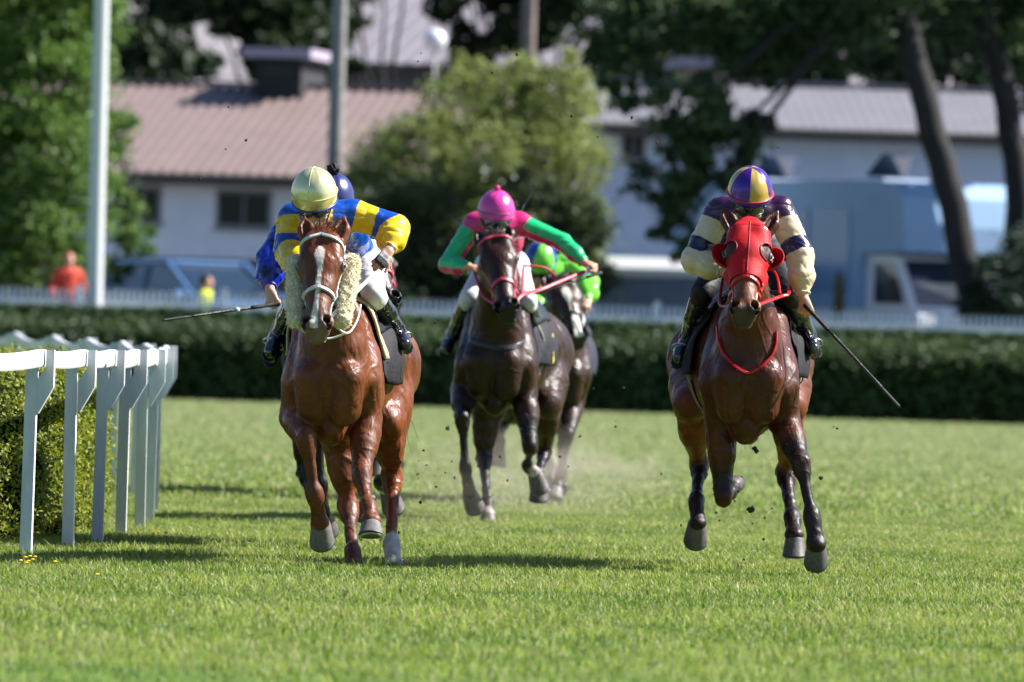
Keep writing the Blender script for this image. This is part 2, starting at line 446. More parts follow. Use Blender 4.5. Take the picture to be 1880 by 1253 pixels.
    # muscle ripple and veins
    amp = .0050*snoise(Vt, 6)+.0020*snoise(Vt, 15, 3)+.0007*snoise(Vt, 45, 4)-.0028*np.exp(-(snoise(Vt*V(1, 1, .55), 7.5, 12)/.13)**2)
    tl = (Vt-poll)@A/L
    headm = (np.abs((Vt-poll)@Sx) < .2) & (tl > -.35) & (tl < 1.15) & (((Vt-poll)@Nn) > -.22)
    vein = .0045*np.exp(-(snoise(Vt, 5.5, 9)/.06)**2)
    Vt = Vt + N*(amp*np.where(headm, .35, 1)+vein*np.where(headm, .35, .8))[:, None]
    N = vnormals(Vt, Q)
    cols = np.tile(base, (len(Vt), 1)).astype(float)
    # natural variation, lighter flank / inner; under also paints in sunlit thigh orange
    cols *= (1+.18*snoise(Vt, 2.2, 5)+.10*snoise(Vt, 9, 6))[:, None]
    sp = sstep(snoise(Vt, 70, 14), .62, .85)*sstep(1.25-Vt[:, 2], 0, .6)*.6; cols = cols*(1-sp[:, None])+V(.035, .028, .02)*sp[:, None]      # specks of mud
    under = np.array(S_.get('under', base*1.25))*.66
    bz = np.clip((1.15-Vt[:, 2])/.5, 0, 1)*sstep((a0-Vt)@fwd, .1, .5)
    cols = cols*(1-.6*bz[:, None])+under*.6*bz[:, None]
    def mark(a, b, ra, rb, col, soft=.03, st=1.):
        p = RC(a, b, ra, rb, .01); d = p.d(Vt[:, 0], Vt[:, 1], Vt[:, 2]) + .02*snoise(Vt, 22, 2)
        w = (1-sstep(d, -soft, soft))*st
        cols[:] = cols*(1-w[:, None])+np.array(col)*w[:, None]
    for tag in ('fl', 'fr'):
        if 'points' in S_:
            el = J['ell'] if tag == 'fl' else J['elr']; kn = J[tag+'k']
            mark(kn*.8+el*.2, J[tag+'f'], .11, .09, S_['points'], .05); mark(J[tag+'f'], J[tag+'h'], .10, .09, S_['points'])
    for tag in ('hl', 'hr'):
        if 'points' in S_:
            mark(J[tag+'k'], J[tag+'f'], .08, .09, S_['points'], .04); mark(J[tag+'f'], J[tag+'h'], .10, .09, S_['points'])
    for m in S_.get('marks', []):
        a, b, ra, rb, c = m[:5]; mark(J[a] if isinstance(a, str) else a, J[b] if isinstance(b, str) else b, ra, rb, c, .02)
    # face
    q = Vt-poll; qs, qn, qt = q@Sx, q@Nn, q@A/L
    onh = headm & (qt > -.02)
    dk = np.array(S_.get('muzzle', (.035, .025, .022)))
    mz = S_.get('mz', .80)
    if 'nosecol' in S_:
        w = onh*sstep(qt, .52, .64)*(qn > -.04)*(.75+.25*snoise(Vt*V(1, 1, .2), 60, 3)); w = np.clip(w, 0, 1); cols = cols*(1-w[:, None])+np.array(S_['nosecol'])*w[:, None]
    w = onh*sstep(qt + .03*snoise(Vt, 15), mz, mz+.12)*.92; cols = cols*(1-w[:, None])+dk*w[:, None]
    for s in (-1, 1):
        d = np.linalg.norm(Vt-h(s*.10, -.002, .31), axis=1); w = onh*(1-sstep(d, .022, .058))*.9; cols = cols*(1-w[:, None])+dk*w[:, None]
        d = np.linalg.norm(Vt-h(s*.042, .008, .932), axis=1); w = onh*(1-sstep(d, .020, .038))*.97; cols = cols*(1-w[:, None])+V(.008, .006, .006)*w[:, None]
    if 'blaze' in S_:
        wj = .004*snoise(Vt, 30, 4)
        tt = [b[0] for b in S_['blaze']]; ww_ = [b[1] for b in S_['blaze']]; oo = [b[2] for b in S_['blaze']]
        wid = np.interp(qt, tt, ww_, left=0, right=0); off = np.interp(qt, tt, oo)
        w = onh*(qn > -.02)*(1-sstep(np.abs(qs-off)+wj-wid, -.004, .004))*(wid > .001)
        cols = cols*(1-w[:, None])+V(.72, .70, .68)*w[:, None]
    # short dark edge on the ears
    cols = np.clip(cols**1.04*V(1.05, 1.0, .88), .004, 1)
    body = mk('body', Vt, Q, M_COAT(), root, cols=cols)
    H.body = body; H.V = Vt
    H.bvh = BVHTree.FromPolygons(Vt.tolist(), Q.tolist())
    # ---------------- hooves
    for tag, ho, p in hooves:
        sole = S_.get('sole', {}).get(tag); toe = S_.get('toe', {}).get(tag)
        sole = nrm(np.array(sole, float)) if sole is not None else nrm(p)
        toe = np.array(toe, float) if toe is not None else fwd-V(0, 0, .2)
        v, f, hc, sdv = hoof_mesh(ho+sole*.018, sole, toe, 1.20)
        hcols = np.outer(1-.25*np.clip(hc/.08, 0, 1), np.array(S_.get('hoofcol', (.16, .15, .14))))*(1+.25*snoise(v, 60))[:, None]
        rim = (hc > .0745) & (hc < .0815); hcols[hc >= .0775] = (.03, .025, .02)
        ob = mk('hoof', v, f, mat('hoof_horn', attr=True, rough=.5, spec=.4, noise=.3, nscale=50, bump=.15, bscale=60), root, cols=hcols)
        # shoe
        toev = nrm(toe-sole*toe.dot(sole)); m = MB(); c0 = ho+sole*.018
        ring = []
        for j in range(23):
            a = math.radians(-125+250*j/22)
            ring.append(c0+sole*.103+toev*(.059*math.cos(a)*1.1+.041)+sdv*.061*math.sin(a))
        m.tube(ring, .0085, 6, up=sole, flat=.5); m.build('horseshoe', mat('shoe_metal', (.55, .56, .58), rough=.35, metal=1.), ob, smooth=True)
    # ---------------- eyes
    for s in (-1, 1):
        m = MB(); c = h(s*.101, .002, .315); ax = nrm(Sx*s*.9+Nn*.45)
        m.lathe([(.0001, -.019), (.012, -.015), (.019, -.004), (.0195, .003), (.015, .012), (.008, .0175), (.0001, .019)], c, ax, 20)
        e = m.build('eye', mat('horse_eye', (.012, .006, .004), rough=.06, spec=.8, coat=.5), root, smooth=True)
        m = MB()
        for sgn in (-1, 1):                                          # eyelids
            pts = [c+ax*.014+A*(-.026*math.cos(a))*1.0+np.cross(ax, A)*sgn*(-.0)+nrm(Nn-ax*Nn.dot(ax))*sgn*.016*math.sin(a)-ax*.010*abs(math.cos(a)) for a in np.linspace(0, math.pi, 9)]
            m.tube(pts, [.003, .005, .006, .0065, .0065, .0065, .006, .005, .003], 6)
        m.build('eyelid', mat('eyelid_skin', tuple(dk*1.2), rough=.4), e, smooth=True)
    # ---------------- mane, forelock, tail
    hc = S_['hair']; hm = M_HAIR(hc, name)
    def strands(nm, starts, dirs, lens, width, seed, droop=.5, seg=7, spread=.3):
        r = np.random.default_rng(seed); vs = []; fs = []
        for p0, d0, l in zip(starts, dirs, lens):
            d = nrm(np.array(d0)+r.normal(size=3)*spread); p = np.array(p0, float); wv = nrm(np.cross(d, r.normal(size=3)))
            b = len(vs)
            for i in range(seg):
                t = i/(seg-1); w = width*(1-.85*t)
                vs += [p-wv*w, p+wv*w]
                d = nrm(d+V(0, 0, -droop/seg)+r.normal(size=3)*.13); p = p+d*l/seg
            fs += [(b+2*i, b+2*i+1, b+2*i+3, b+2*i+2) for i in range(seg-1)]
        return mk(nm, np.array(vs), np.array(fs), hm, root)
    r = np.random.default_rng(3)
    k = S_.get('forelock', 130)
    if k:
        st = [h(r.uniform(-.035, .035), -.01+r.uniform(-.02, .02), r.uniform(-.03, .04)) for _ in range(k)]
        strands('forelock', st, [Nn*.4-A*.9+Sx*S_.get('flx', .2) for _ in st], r.uniform(.07, .16, k), .0026, 5, .9)
    # mane along the crest
    st = []; dr = []; le = []
    for i in range(900):
        t = r.uniform(0, 1); p = (poll-up*.0-fwd*.04)*(1-t)+(wi)*t + up*(.03*math.sin(t*3.1)+.02)
        loc, nn, _, _ = H.bvh.ray_cast(Vector(p+up*.5), Vector((0, 0, -1)))
        if loc is None: continue
        st.append(np.array(loc)+sd*r.uniform(-.018, .018)-up*.01); dr.append(up*.6+sd*(S_.get('manex', 1)*.8)-fwd*.8); le.append(r.uniform(.09, .22))
    strands('mane', st, dr, le, .003, 6, 1.6)
    tb = a3-fwd*.38+up*.10
    td = S_.get('taildir', V(0, .55, -.5)); k = 420
    st = [tb+r.normal(size=3)*.018 for _ in range(k)]
    strands('tail', st, [td]*k, r.uniform(.45, .85, k), .0045, 9, 1.3, seg=11, spread=.12)
    return H

# ---------------------------------------------------------------- straps lying on a surface
def cast(H, o, d, off=.004, dist=.6):
    d = nrm(d); s = o+d*dist
    loc, n, _, _ = H.bvh.ray_cast(Vector(s), Vector(-d))
    if loc is None: return o, d
    return np.array(loc)+d*off, np.array(n)
def strap(name, pts, nors, w, t, m, parent, close=False, label=None):
    pts = [np.array(p) for p in pts]; k = len(pts); vs = []
    for i in range(k):
        a = pts[(i-1) % k] if close else pts[max(i-1, 0)]; b = pts[(i+1) % k] if close else pts[min(i+1, k-1)]
        T = nrm(b-a); n = nrm(nors[i]-T*np.dot(nors[i], T)); B = np.cross(T, n)
        for x, y in ((-1, -1), (-1, .5), (-.7, 1), (.7, 1), (1, .5), (1, -1)): vs.append(pts[i]+B*x*w/2+n*y*t/2)
    fs = []
    for i in range(k if close else k-1):
        j = (i+1) % k; fs += [(i*6+a, i*6+(a+1) % 6, j*6+(a+1) % 6, j*6+a) for a in range(6)]
    if not close: fs += [tuple(range(5, -1, -1)), tuple(range((k-1)*6, k*6))]
    o = mk(name, np.array(vs), fs, m, parent, smooth=False)
    if label: o['label'] = label
    return o
def head_ring(H, t, a0, a1, n=22, off=.004, tw=0.):
    "points around the face at fraction t; angle 0 = front of face, +-90 sides"
    ps, ns = [], []
    for a in np.linspace(a0, a1, n):
        r = math.radians(a); d = H.hN*math.cos(r)+H.hS*math.sin(r)
        p, nn = cast(H, H.h(0, -.05, t+tw*abs(math.sin(r))), d, off, .35); ps.append(p); ns.append(d)
    return ps, ns
def bridle(H, m, metal, w=.018, th=.006, brow=.09, nosb=.58, browtw=.0):
    root = H.root
    e = bpy.data.objects.new('bridle', None); COL.objects.link(e); e.parent = root; 
    e.matrix_parent_inverse = Matrix(); e.location = (0, 0, 0)
    pr = e
    ps, ns = head_ring(H, brow, -95, 95, 25, .005, browtw); strap('browband', ps, ns, w, th, m, pr)
    ps, ns = head_ring(H, nosb, -180, 180, 41, .005, .04); strap('noseband', ps[:-1], ns[:-1], w*1.15, th, m, pr, close=True)
    H.bits = {}
    for s in (-1, 1):
        ps, ns = [], []
        for i, u in enumerate(np.linspace(0, 1, 16)):
            t = brow+(.80-brow)*u; a = math.radians(s*(93-16*u))
            d = H.hN*math.cos(a)+H.hS*math.sin(a); p, nn = cast(H, H.h(0, -.05, t), d, .006, .35); ps.append(p); ns.append(d)
        strap('cheekpiece', ps, ns, w*.9, th, m, pr)
        c = ps[-1]+H.hA*.022; H.bits[s] = c
        mb = MB(); ring = [c+H.hA*.026*math.cos(x)+H.hN*.026*math.sin(x) for x in np.linspace(0, 2*math.pi, 17)[:-1]]
        mb.tube(ring, .0042, 8, close=True); mb.build('bit_ring', metal, pr, smooth=True)
        # buckle
        b = ps[4]; mb = MB(); n_ = nrm(ns[4]); T = nrm(ps[5]-ps[3]); B = np.cross(T, n_)
        sq = [b+n_*.006+T*x*.014+B*y*.013 for x, y in ((-1, -1), (-1, 1), (1, 1), (1, -1))]; mb.tube(sq, .0022, 6, close=True); mb.build('buckle', metal, pr)
    return e
def rein(name, pts, rad, m, parent, flat=.35, sag=0.):
    pts = [np.array(p, float) for p in pts]; out = []
    for i in range(len(pts)-1):
        p0 = pts[max(i-1, 0)]; p1 = pts[i]; p2 = pts[i+1]; p3 = pts[min(i+2, len(pts)-1)]
        for t in np.linspace(0, 1, 9)[:-1]:
            q = .5*((2*p1)+(p2-p0)*t+(2*p0-5*p1+4*p2-p3)*t*t+(3*p1-p0-3*p2+p3)*t**3); q = q-V(0, 0, 1)*sag*4*t*(1-t); out.append(q)
    out.append(pts[-1]); mb = MB(); mb.tube(out, rad, 8, flat=flat, up=(0, -1, .2)); return mb.build(name, m, parent, smooth=True)
def neck_ring(H, ctr, tiltv, n, m, w, th, name, k0=0, k1=360, off=.006, up2=None, dist=.5):
    "ring round the base of the neck/chest; ctr = inside point, plane spanned by sd and tiltv"
    ps, ns = [], []
    for a in np.linspace(k0, k1, n):
        r = math.radians(a); d = H.sd*math.cos(r)+tiltv*math.sin(r)
        p, nn = cast(H, ctr, d, off, dist); ps.append(p); ns.append(nn)
    return strap(name, ps, ns, w, th, m, H.root)
def draped(H, name, m, y0, y1, a0, a1, off, parent, nu=26, nv=34, thick=.006, flare=0., cols=None, cfun=None, lowfun=None, axis_up=.0, sdmax=9):
    "cloth over the back. u runs backwards from the withers (m), v = angle over the back from image left (-) to right (+)"
    wi = H.J['withers']; vs = []; cl = []
    for i in range(nu):
        u = i/(nu-1)
        y = y0+(y1-y0)*u
        c = wi-H.fwd*y; c[2] = H.J['a1'][2]+axis_up
        c = c+H.sd*((H.J['a0']+(H.J['a3']-H.J['a0'])*min(max((y+.1)/1.0, 0), 1)-c)@H.sd)
        for j in range(nv):
            v = j/(nv-1); a = math.radians(a0+(a1-a0)*v)
            d = H.sd*math.sin(a)+V(0, 0, 1)*math.cos(a)
            p, nn = cast(H, c, d, off+flare*abs(math.sin(a))**2*(.5+.5*math.sin(u*9+v*5)), .75)
            vs.append(p + d*.004*math.sin(u*25+j*.9)); cl.append((u, a))
    vs = np.array(vs); fs = [(i*nv+j, i*nv+j+1, (i+1)*nv+j+1, (i+1)*nv+j) for i in range(nu-1) for j in range(nv-1)]
    o = mk(name, vs, fs, m, parent, cols=np.array([cfun(u, a) for u, a in cl]) if cfun else None)
    H.cloth_bvh = BVHTree.FromPolygons(vs.tolist(), fs)
    md = o.modifiers.new('thick', 'SOLIDIFY'); md.thickness = thick; md.offset = 1
    return o

def seen(H, px, py, off=.008):
    "point of the horse's surface met by the sight line through photo pixel (px,py)"
    o = at(px, py, 40.); d = nrm(at(px, py, 60.)-o)
    loc, n, _, _ = H.bvh.ray_cast(Vector(o), Vector(d))
    if loc is None: return None, None
    return np.array(loc)+np.array(n)*off, np.array(n)
# ================================================================ riders
SKIN = srgb(222, 165, 135)
def hand_prims(w, d, pn, ts, curl=(1.0, 1.2, .9), spread=1., thumb=.6, sc=.95):
    "w wrist, d hand direction, pn palm normal, ts towards the thumb side"
    d = nrm(d); pn = nrm(pn-d*np.dot(pn, d)); ts = np.array(ts, float); sv = np.cross(d, pn); sv = sv if sv.dot(ts) > 0 else -sv
    P = []
    for s in (-.024, -.008, .008, .024):
        P.append(RC(w+d*.022*sc+sv*s*.7*sc, w+d*.078*sc+sv*s*sc, .0165*sc, .0145*sc, .009, [(pn, .85)]))
    P.append(RC(w-d*.03, w+d*.03*sc, .025*sc, .025*sc, .02, [(pn, .78)]))
    P.append(RC(w+d*.03*sc+sv*.02+pn*.008, w+d*.05*sc+sv*.024*sc+pn*.01, .016*sc, .014*sc, .01))
    lens = [(.038, .024, .020), (.044, .028, .022), (.040, .026, .021), (.031, .019, .018)]
    for i in range(4):
        s = (.0265-.0176*i)*sc*spread; b = w+d*(.082-.004*abs(i-1.3))*sc+sv*s-pn*.002
        dd = nrm(d+sv*(.09-.06*i)*spread); r = .0092*sc*(1 if i < 3 else .88); a = 0
        for q in range(3):
            a += curl[q]*(1+.06*i); dirn = dd*math.cos(a)+pn*math.sin(a); e = b+dirn*lens[i][q]*sc
            P.append(RC(b, e, r, r*.9, .004)); b = e; r *= .92
    tb = w+d*.030*sc+sv*.026*sc+pn*.006; td = nrm(d*.75+sv*.65+pn*.15)
    te = tb+td*.040*sc; P.append(RC(tb, te, .0125*sc, .0105*sc, .008))
    td2 = nrm(d*math.cos(thumb)+sv*.25-sv*math.sin(thumb)*.8+pn*.55*thumb); te2 = te+td2*.030*sc; P.append(RC(te, te2, .0102*sc, .0085*sc, .004))
    return P

def shell(c, S, F, U, rs, rf, ru, th0, th1, ph0, ph1, nth, nph, fn=None):
    "patch of an ellipsoid; theta from U, phi from F (front) positive to S"
    vs = []; par = []
    for i in range(nth):
        for j in range(nph):
            a = th0+(th1-th0)*i/(nth-1); b = ph0+(ph1-ph0)*j/(nph-1)
            k = fn(a, b) if fn else 1.
            vs.append(c+(U*ru*math.cos(a)+(F*rf*math.cos(b)+S*rs*math.sin(b))*math.sin(a))*k); par.append((a, b))
    fs = [(i*nph+j, (i+1)*nph+j, (i+1)*nph+j+1, i*nph+j+1) for i in range(nth-1) for j in range(nph-1)]
    return np.array(vs), fs, par

def build_jockey(spec, label):
    J = {k: (at(*v) if len(v) == 3 else v) for k, v in spec['j'].items()}
    hp = J['hip']; root = empty('person', V(hp[0], hp[1], hp[2]-.14), label, 'person', spec.get('group'))
    hc = J['helm']; F = nrm(np.array(spec.get('look', (0, -1, -.28)))); S = nrm(np.cross(F, (0, 0, 1))); S = S if S[0] > 0 else -S
    rl = spec.get('roll', 0.); U = nrm(np.cross(S, F)); U = U if U[2] > 0 else -U
    S, U = nrm(S*math.cos(rl)-U*math.sin(rl)), nrm(U*math.cos(rl)+S*math.sin(rl))
    shl, shr = J['shl'], J['shr']; sm = (shl+shr)/2
    nb = sm+V(0, 0, .0)+F*.02
    chin = hc-U*.17+F*.06
    skin = []
    fc = hc-U*.080
    skin += [ELL(fc, (.076, .092, .10), (S, F, U)), RC(fc-U*.06+F*.035, fc-U*.115+F*.060, .056, .034, .03, [(S, .95)]),
             RC(fc-F*.03-U*.06, nb, .055, .062, .04), RC(nb, sm, .07, .08, .04),
             RC(fc-U*.015+F*.094, fc-U*.052+F*.110, .009, .0145, .012), ELL(fc-U*.055+F*.100+S*.012, (.009, .009, .008), k=.008), ELL(fc-U*.055+F*.100-S*.012, (.009, .009, .008), k=.008),
             RC(fc-U*.030+F*.066+S*.040, fc-U*.036+F*.060+S*.052, .022, .018, .025), RC(fc-U*.030+F*.066-S*.040, fc-U*.036+F*.060-S*.052, .022, .018, .025),
             RC(fc-U*.082+F*.092-S*.018, fc-U*.082+F*.092+S*.018, .007, .007, .008), RC(fc-U*.094+F*.089-S*.014, fc-U*.094+F*.089+S*.014, .008, .008, .008),
             ELL(fc-U*.118+F*.082, (.018, .016, .015), (S, F, U), k=.015)]
    for s in (-1, 1):
        skin += [RC(fc+S*s*.078-F*.002+U*.005, fc+S*s*.079-F*.008-U*.035, .018, .012, .008, [(S, .45)])]
        skin += [RC(fc+S*s*.032+F*.096-U*.002, fc+S*s*.032+F*.094-U*.002, .016, .016, .012, sub=True)]
    skin += [RC(fc-U*.088+F*.104-S*.017, fc-U*.088+F*.104+S*.017, .0035, .0035, .004, sub=True)]
    wd = nrm(shr-shl)
    skin += [RC(sm, hp, .10, .10, .05), RC(shl, J['ell'], .045, .038), RC(J['ell'], J['wrl'], .038, .026), RC(shr, J['elr'], .045, .038), RC(J['elr'], J['wrr'], .038, .026),
             RC(hp-wd*.08, J['knl'], .07, .05), RC(hp+wd*.08, J['knr'], .07, .05), RC(J['knl'], J['anl'], .045, .03), RC(J['knr'], J['anr'], .045, .03),
             RC(shl, shr, .055, .055, .04)]
    for tag in ('l', 'r'):
        hs = spec['hands'][tag]
        skin += hand_prims(J['wr'+tag], hs[0], np.array(hs[1], float), hs[2], **(hs[3] if len(hs) > 3 else {}))
    Vt, Q = sdf_mesh([p for p in skin if not p.sub]+[p for p in skin if p.sub], spec.get('h', .0042))
    cols = np.tile(np.array(spec.get('skin', SKIN)), (len(Vt), 1))*(1+.1*snoise(Vt, 25))[:, None]
    lips = np.exp(-(np.linalg.norm(Vt-(fc-U*.088+F*.095), axis=1)/.020)**4); cols = cols*(1-.5*lips[:, None])+V(.4, .12, .10)*.5*lips[:, None]
    mk('body', Vt, Q, mat('skin', attr=True, rough=.5, spec=.45, bump=.08, bscale=300, noise=.1, nscale=30), root, cols=cols)
    # ---------------- silks
    mid = sm*.5+hp*.5+V(0, 0, spec.get('hump', .05))
    tor = [RC(shl*.78+sm*.22, shr*.78+sm*.22, .082, .082, .04), RC(sm-V(0, 0, .02), mid, .135, .135, .06, [(wd, 1.12), (nrm(np.cross(wd, mid-sm)), .82)]), RC(mid, hp+V(0, 0, .03), .13, .115, .05, [(wd, 1.1)]),
           RC(nb, nb+nrm(fc-F*.03-U*.05-nb)*.05, .078, .07, .03)]
    slv = []
    puff = spec.get('puff', .012)
    for tag in ('l', 'r'):
        sh, el, wr = J['sh'+tag], J['el'+tag], J['wr'+tag]; cf = el*.16+wr*.84
        slv += [ELL(sh, (.078, .078, .078), k=.03), RC(sh, el, .076+puff*.3, .060+puff, .025), RC(el, el*.4+cf*.6, .060+puff, .058+puff, .02), RC(el*.4+cf*.6, cf, .056+puff, .040, .02)]
    Vt, Q = sdf_mesh(tor+slv, .005)
    N = vnormals(Vt, Q)
    # folds: along-limb ridges
    def limb_t(tag):
        sh, el, wr = J['sh'+tag], J['el'+tag], J['wr'+tag]; cf = el*.16+wr*.84
        l1, l2 = np.linalg.norm(el-sh), np.linalg.norm(cf-el)
        d1 = (el-sh)/l1; d2 = (cf-el)/l2
        t1 = np.clip((Vt-sh)@d1, -.12, l1); q1 = np.linalg.norm(Vt-sh-np.outer(np.clip(t1, 0, l1), d1), axis=1)
        t2 = np.clip((Vt-el)@d2, 0, l2+.06); q2 = np.linalg.norm(Vt-el-np.outer(np.clip(t2, 0, l2), d2), axis=1)
        use2 = q2 < q1
        return np.where(use2, l1+t2, t1)/(l1+l2), np.minimum(q1, q2), l1/(l1+l2)
    fold = .010*(np.abs(snoise(Vt*V(.8, .8, 1.6), 8, 1))**.6-.4)+.004*(np.abs(snoise(Vt, 16, 6))-.3)
    tL, qL, eL = limb_t('l'); tR, qR, eR = limb_t('r')
    ft = spec.get('fold', 1.)
    Vt = Vt+N*(fold*ft)[:, None]
    cols = np.zeros((len(Vt), 3)); isL = qL < qR
    tt = np.where(isL, tL, tR); qq = np.where(isL, qL, qR)
    lat = (Vt-sm)@wd; half = np.linalg.norm(shr-shl)/2
    arm = (tt > spec.get('armstart', .12)) & (qq < .10)
    cols[:] = spec['torso']
    if 'torsofn' in spec: cols = spec['torsofn'](Vt, cols, sm, wd, hp, J)
    jit = .012*snoise(Vt, 18, 2)
    for i in range(len(spec['bands'])):
        t0, c = spec['bands'][i]; m = arm & (tt+jit >= t0); cols[m] = c
    if 'sleevefn' in spec: cols = spec['sleevefn'](Vt, cols, arm, tt, J, isL, N)
    sm_ = mk('silks', Vt, Q, mat('satin_silk', attr=True, rough=.27, spec=.6, sheen=.0, bump=.55, bscale=9, noise=.10, nscale=12, stretch=(1, 1, 1.8)), root, cols=cols)
    for tag in ('l', 'r'):                                      # gathered cuffs
        el, wr = J['el'+tag], J['wr'+tag]; cf = el*.16+wr*.84; d = nrm(wr-el); e1 = nrm(np.cross(d, (.3, .4, .8))); e2 = np.cross(d, e1); m = MB()
        ring = []
        for i in range(48):
            a = 2*math.pi*i/48; rr = .038+.002*math.sin(a*16); ring.append(cf+d*(.012+.002*math.sin(a*9))+rr*(e1*math.cos(a)+e2*math.sin(a)))
        m.tube(ring, .0055, 6, close=True); m.build('cuff', mat('cuff_'+spec['id'], spec['bands'][-1][1], rough=.5, sheen=.3), sm_, smooth=True)
    # ---------------- breeches
    bp = [RC(hp-wd*.06, hp+wd*.06, .125, .125, .04), RC(hp-wd*.08, J['knl']*.95+hp*.05, .105, .068, .03), RC(hp+wd*.08, J['knr']*.95+hp*.05, .105, .068, .03),
          RC(J['knl'], J['knl']*.7+J['anl']*.3, .066, .056, .02), RC(J['knr'], J['knr']*.7+J['anr']*.3, .066, .056, .02), RC(hp, mid, .115, .10, .04)]
    Vt, Q = sdf_mesh(bp, .006); N = vnormals(Vt, Q); Vt = Vt+N*(.006*(np.abs(snoise(Vt, 13, 4))-.3))[:, None]
    mk('breeches', Vt, Q, mat('breeches_'+spec['id'], spec['breeches'], rough=.6, spec=.3, noise=.06, nscale=20, bump=.3, bscale=40), root)
    # ---------------- boots
    for tag in ('l', 'r'):
        kn, an, to = J['kn'+tag], J['an'+tag], J['to'+tag]; kb = kn*.80+an*.20; fd = nrm(to-an); sn = nrm(an-kn)
        bpz = [RC(kb, kn*.45+an*.55, .060, .056, .02), RC(kn*.45+an*.55, an, .056, .042, .02), RC(an, an+fd*.02+sn*.035, .043, .042, .02),
               RC(an+sn*.035-fd*.03, to+sn*.005, .039, .032, .02), RC(to-fd*.05, to, .042, .033, .02)]
        Vt, Q = sdf_mesh(bpz, .005); N = vnormals(Vt, Q)
        wr_ = np.exp(-(((Vt-an)@sn)/.05)**2); Vt = Vt+N*((.007*wr_+.0025)*snoise(Vt, 24, 8))[:, None]
        bo = mk('boot', Vt, Q, mat('boot_leather_'+spec['id'], spec.get('boot', (.012, .013, .018)), rough=.16, spec=.7, coat=.4, bump=.25, bscale=35), root)
        m = MB(); e1 = np.cross(sn, fd); so_ = an+sn*.078
        pts = [(-.055, .02), (-.05, .03), (0, .032), (.09, .038), (.16, .034), (.185, .015), (.185, -.015), (.16, -.034), (.09, -.038), (0, -.032), (-.05, -.03), (-.055, -.02)]
        fl = np.linalg.norm(to-an)/.155
        vs = [so_+fd*x*fl+nrm(e1)*y+sn*z for z in (-.005, .007) for x, y in pts]; k = len(pts)
        m.add(vs, [tuple(range(k)), tuple(range(2*k-1, k-1, -1))]+[(i, i+k, (i+1) % k+k, (i+1) % k) for i in range(k)])
        m.build('boot_sole', mat('boot_sole', (.03, .028, .026), rough=.7), bo)
    # ---------------- helmet
    rs, rf, ru = .126, .146, .146
    hf = spec['helmetfn']
    def hk(a, b):
        k = 1+.006*math.sin(b*9+a*4)*math.sin(a*3)
        if a > 1.45: k *= 1+(.14*max(0, math.cos(b))**3+.012)*(a-1.45)/.5
        return k
    vs, fs, par = shell(hc, S, F, U, rs, rf, ru, .001, spec.get('hend', 1.80), -math.pi, math.pi, 36, 73, hk)
    cc = np.array([hf(a, b) for a, b in par])
    he = mk('helmet', vs, fs, mat('helmet_satin_'+spec['id'], attr=True, rough=spec.get('hrough', .3), metal=spec.get('hmetal', 0.), spec=.6, coat=.3, bump=.14, bscale=22), root, cols=cc)
    md = he.modifiers.new('t', 'SOLIDIFY'); md.thickness = .008; md.offset = -1
    def hring(a, rad, nm, colr, k=1.012, b0=-math.pi, b1=math.pi, fl=1.):
        m = MB(); pts = [hc+(U*ru*math.cos(a)+(F*rf*math.cos(b)+S*rs*math.sin(b))*math.sin(a))*k*hk(a, b) for b in np.linspace(b0, b1, 49)[:-1]]
        m.tube(pts, rad, 8, close=True, up=U, flat=fl); return m.build(nm, mat('trim_'+nm+spec['id'], colr, rough=.4), he, smooth=True)
    for a, rad, nm, colr, fl in spec.get('rings', []): hring(a, rad, nm, colr, fl=fl)
    if 'pom' in spec:
        r_, colr, fuzzy = spec['pom']; pc = hc+U*(ru+r_*.7)
        pv, pq = sdf_mesh([ELL(pc, (r_, r_, r_), k=.01), RC(pc-U*r_, pc, r_*.6, r_*.5, .01)], r_/7); pn_ = vnormals(pv, pq)
        if fuzzy: pv = pv+pn_*(r_*.30*snoise(pv, 90))[:, None]
        mk('pompom', pv, pq, mat('pompom_'+spec['id'], colr, rough=.8), he)
    # seams
    for b in spec.get('seams', []):
        m = MB(); m.tube([hc+(U*ru*math.cos(a)+(F*rf*math.cos(b)+S*rs*math.sin(b))*math.sin(a))*1.004 for a in np.linspace(0, 1.45, 14)], .0018, 5); m.build('seam', mat('seam_'+spec['id'], spec.get('seamcol', (.6, .6, .4)), rough=.5), he, smooth=True)
    # ---------------- goggles
    gc = fc+U*.0
    lens = mat('goggle_lens', (.012, .012, .016), rough=.04, spec=.9, coat=.6)
    vs, fs, par = shell(gc, S, F, U, .089, .108, .11, 1.22, 1.78, -1.15, 1.15, 9, 31, lambda a, b: 1.0-.05*math.exp(-(b/.10)**2)*(a > 1.55)*(a-1.55)*8)
    go = mk('goggles', vs, fs, lens, root); md = go.modifiers.new('t', 'SOLIDIFY'); md.thickness = .004
    m = MB(); P_ = lambda a, b, k=1.01: gc+(U*.11*math.cos(a)+(F*.108*math.cos(b)+S*.089*math.sin(b))*math.sin(a))*k
    loop = [P_(1.20, b) for b in np.linspace(-1.15, 1.15, 21)]+[P_(1.50, 1.2)]+[P_(1.80-.25*math.exp(-(b/.16)**2), b) for b in np.linspace(1.15, -1.15, 31)]+[P_(1.5, -1.2)]
    m.tube(loop, .0045, 6, close=True, up=U); m.build('goggle_frame', mat('goggle_frame', (.015, .015, .02), rough=.3), go, smooth=True)
    m = MB()
    for s in (-1, 1):
        m.tube([P_(1.5, s*b, 1.03+.10*max(0, b-1.6)) for b in np.linspace(1.15, 2.6, 9)], .009, 6, up=U, flat=.25)
    m.build('goggle_strap', mat('goggle_strap', (.02, .02, .03), rough=.6), go, smooth=True)
    m = MB()                                                    # chin strap
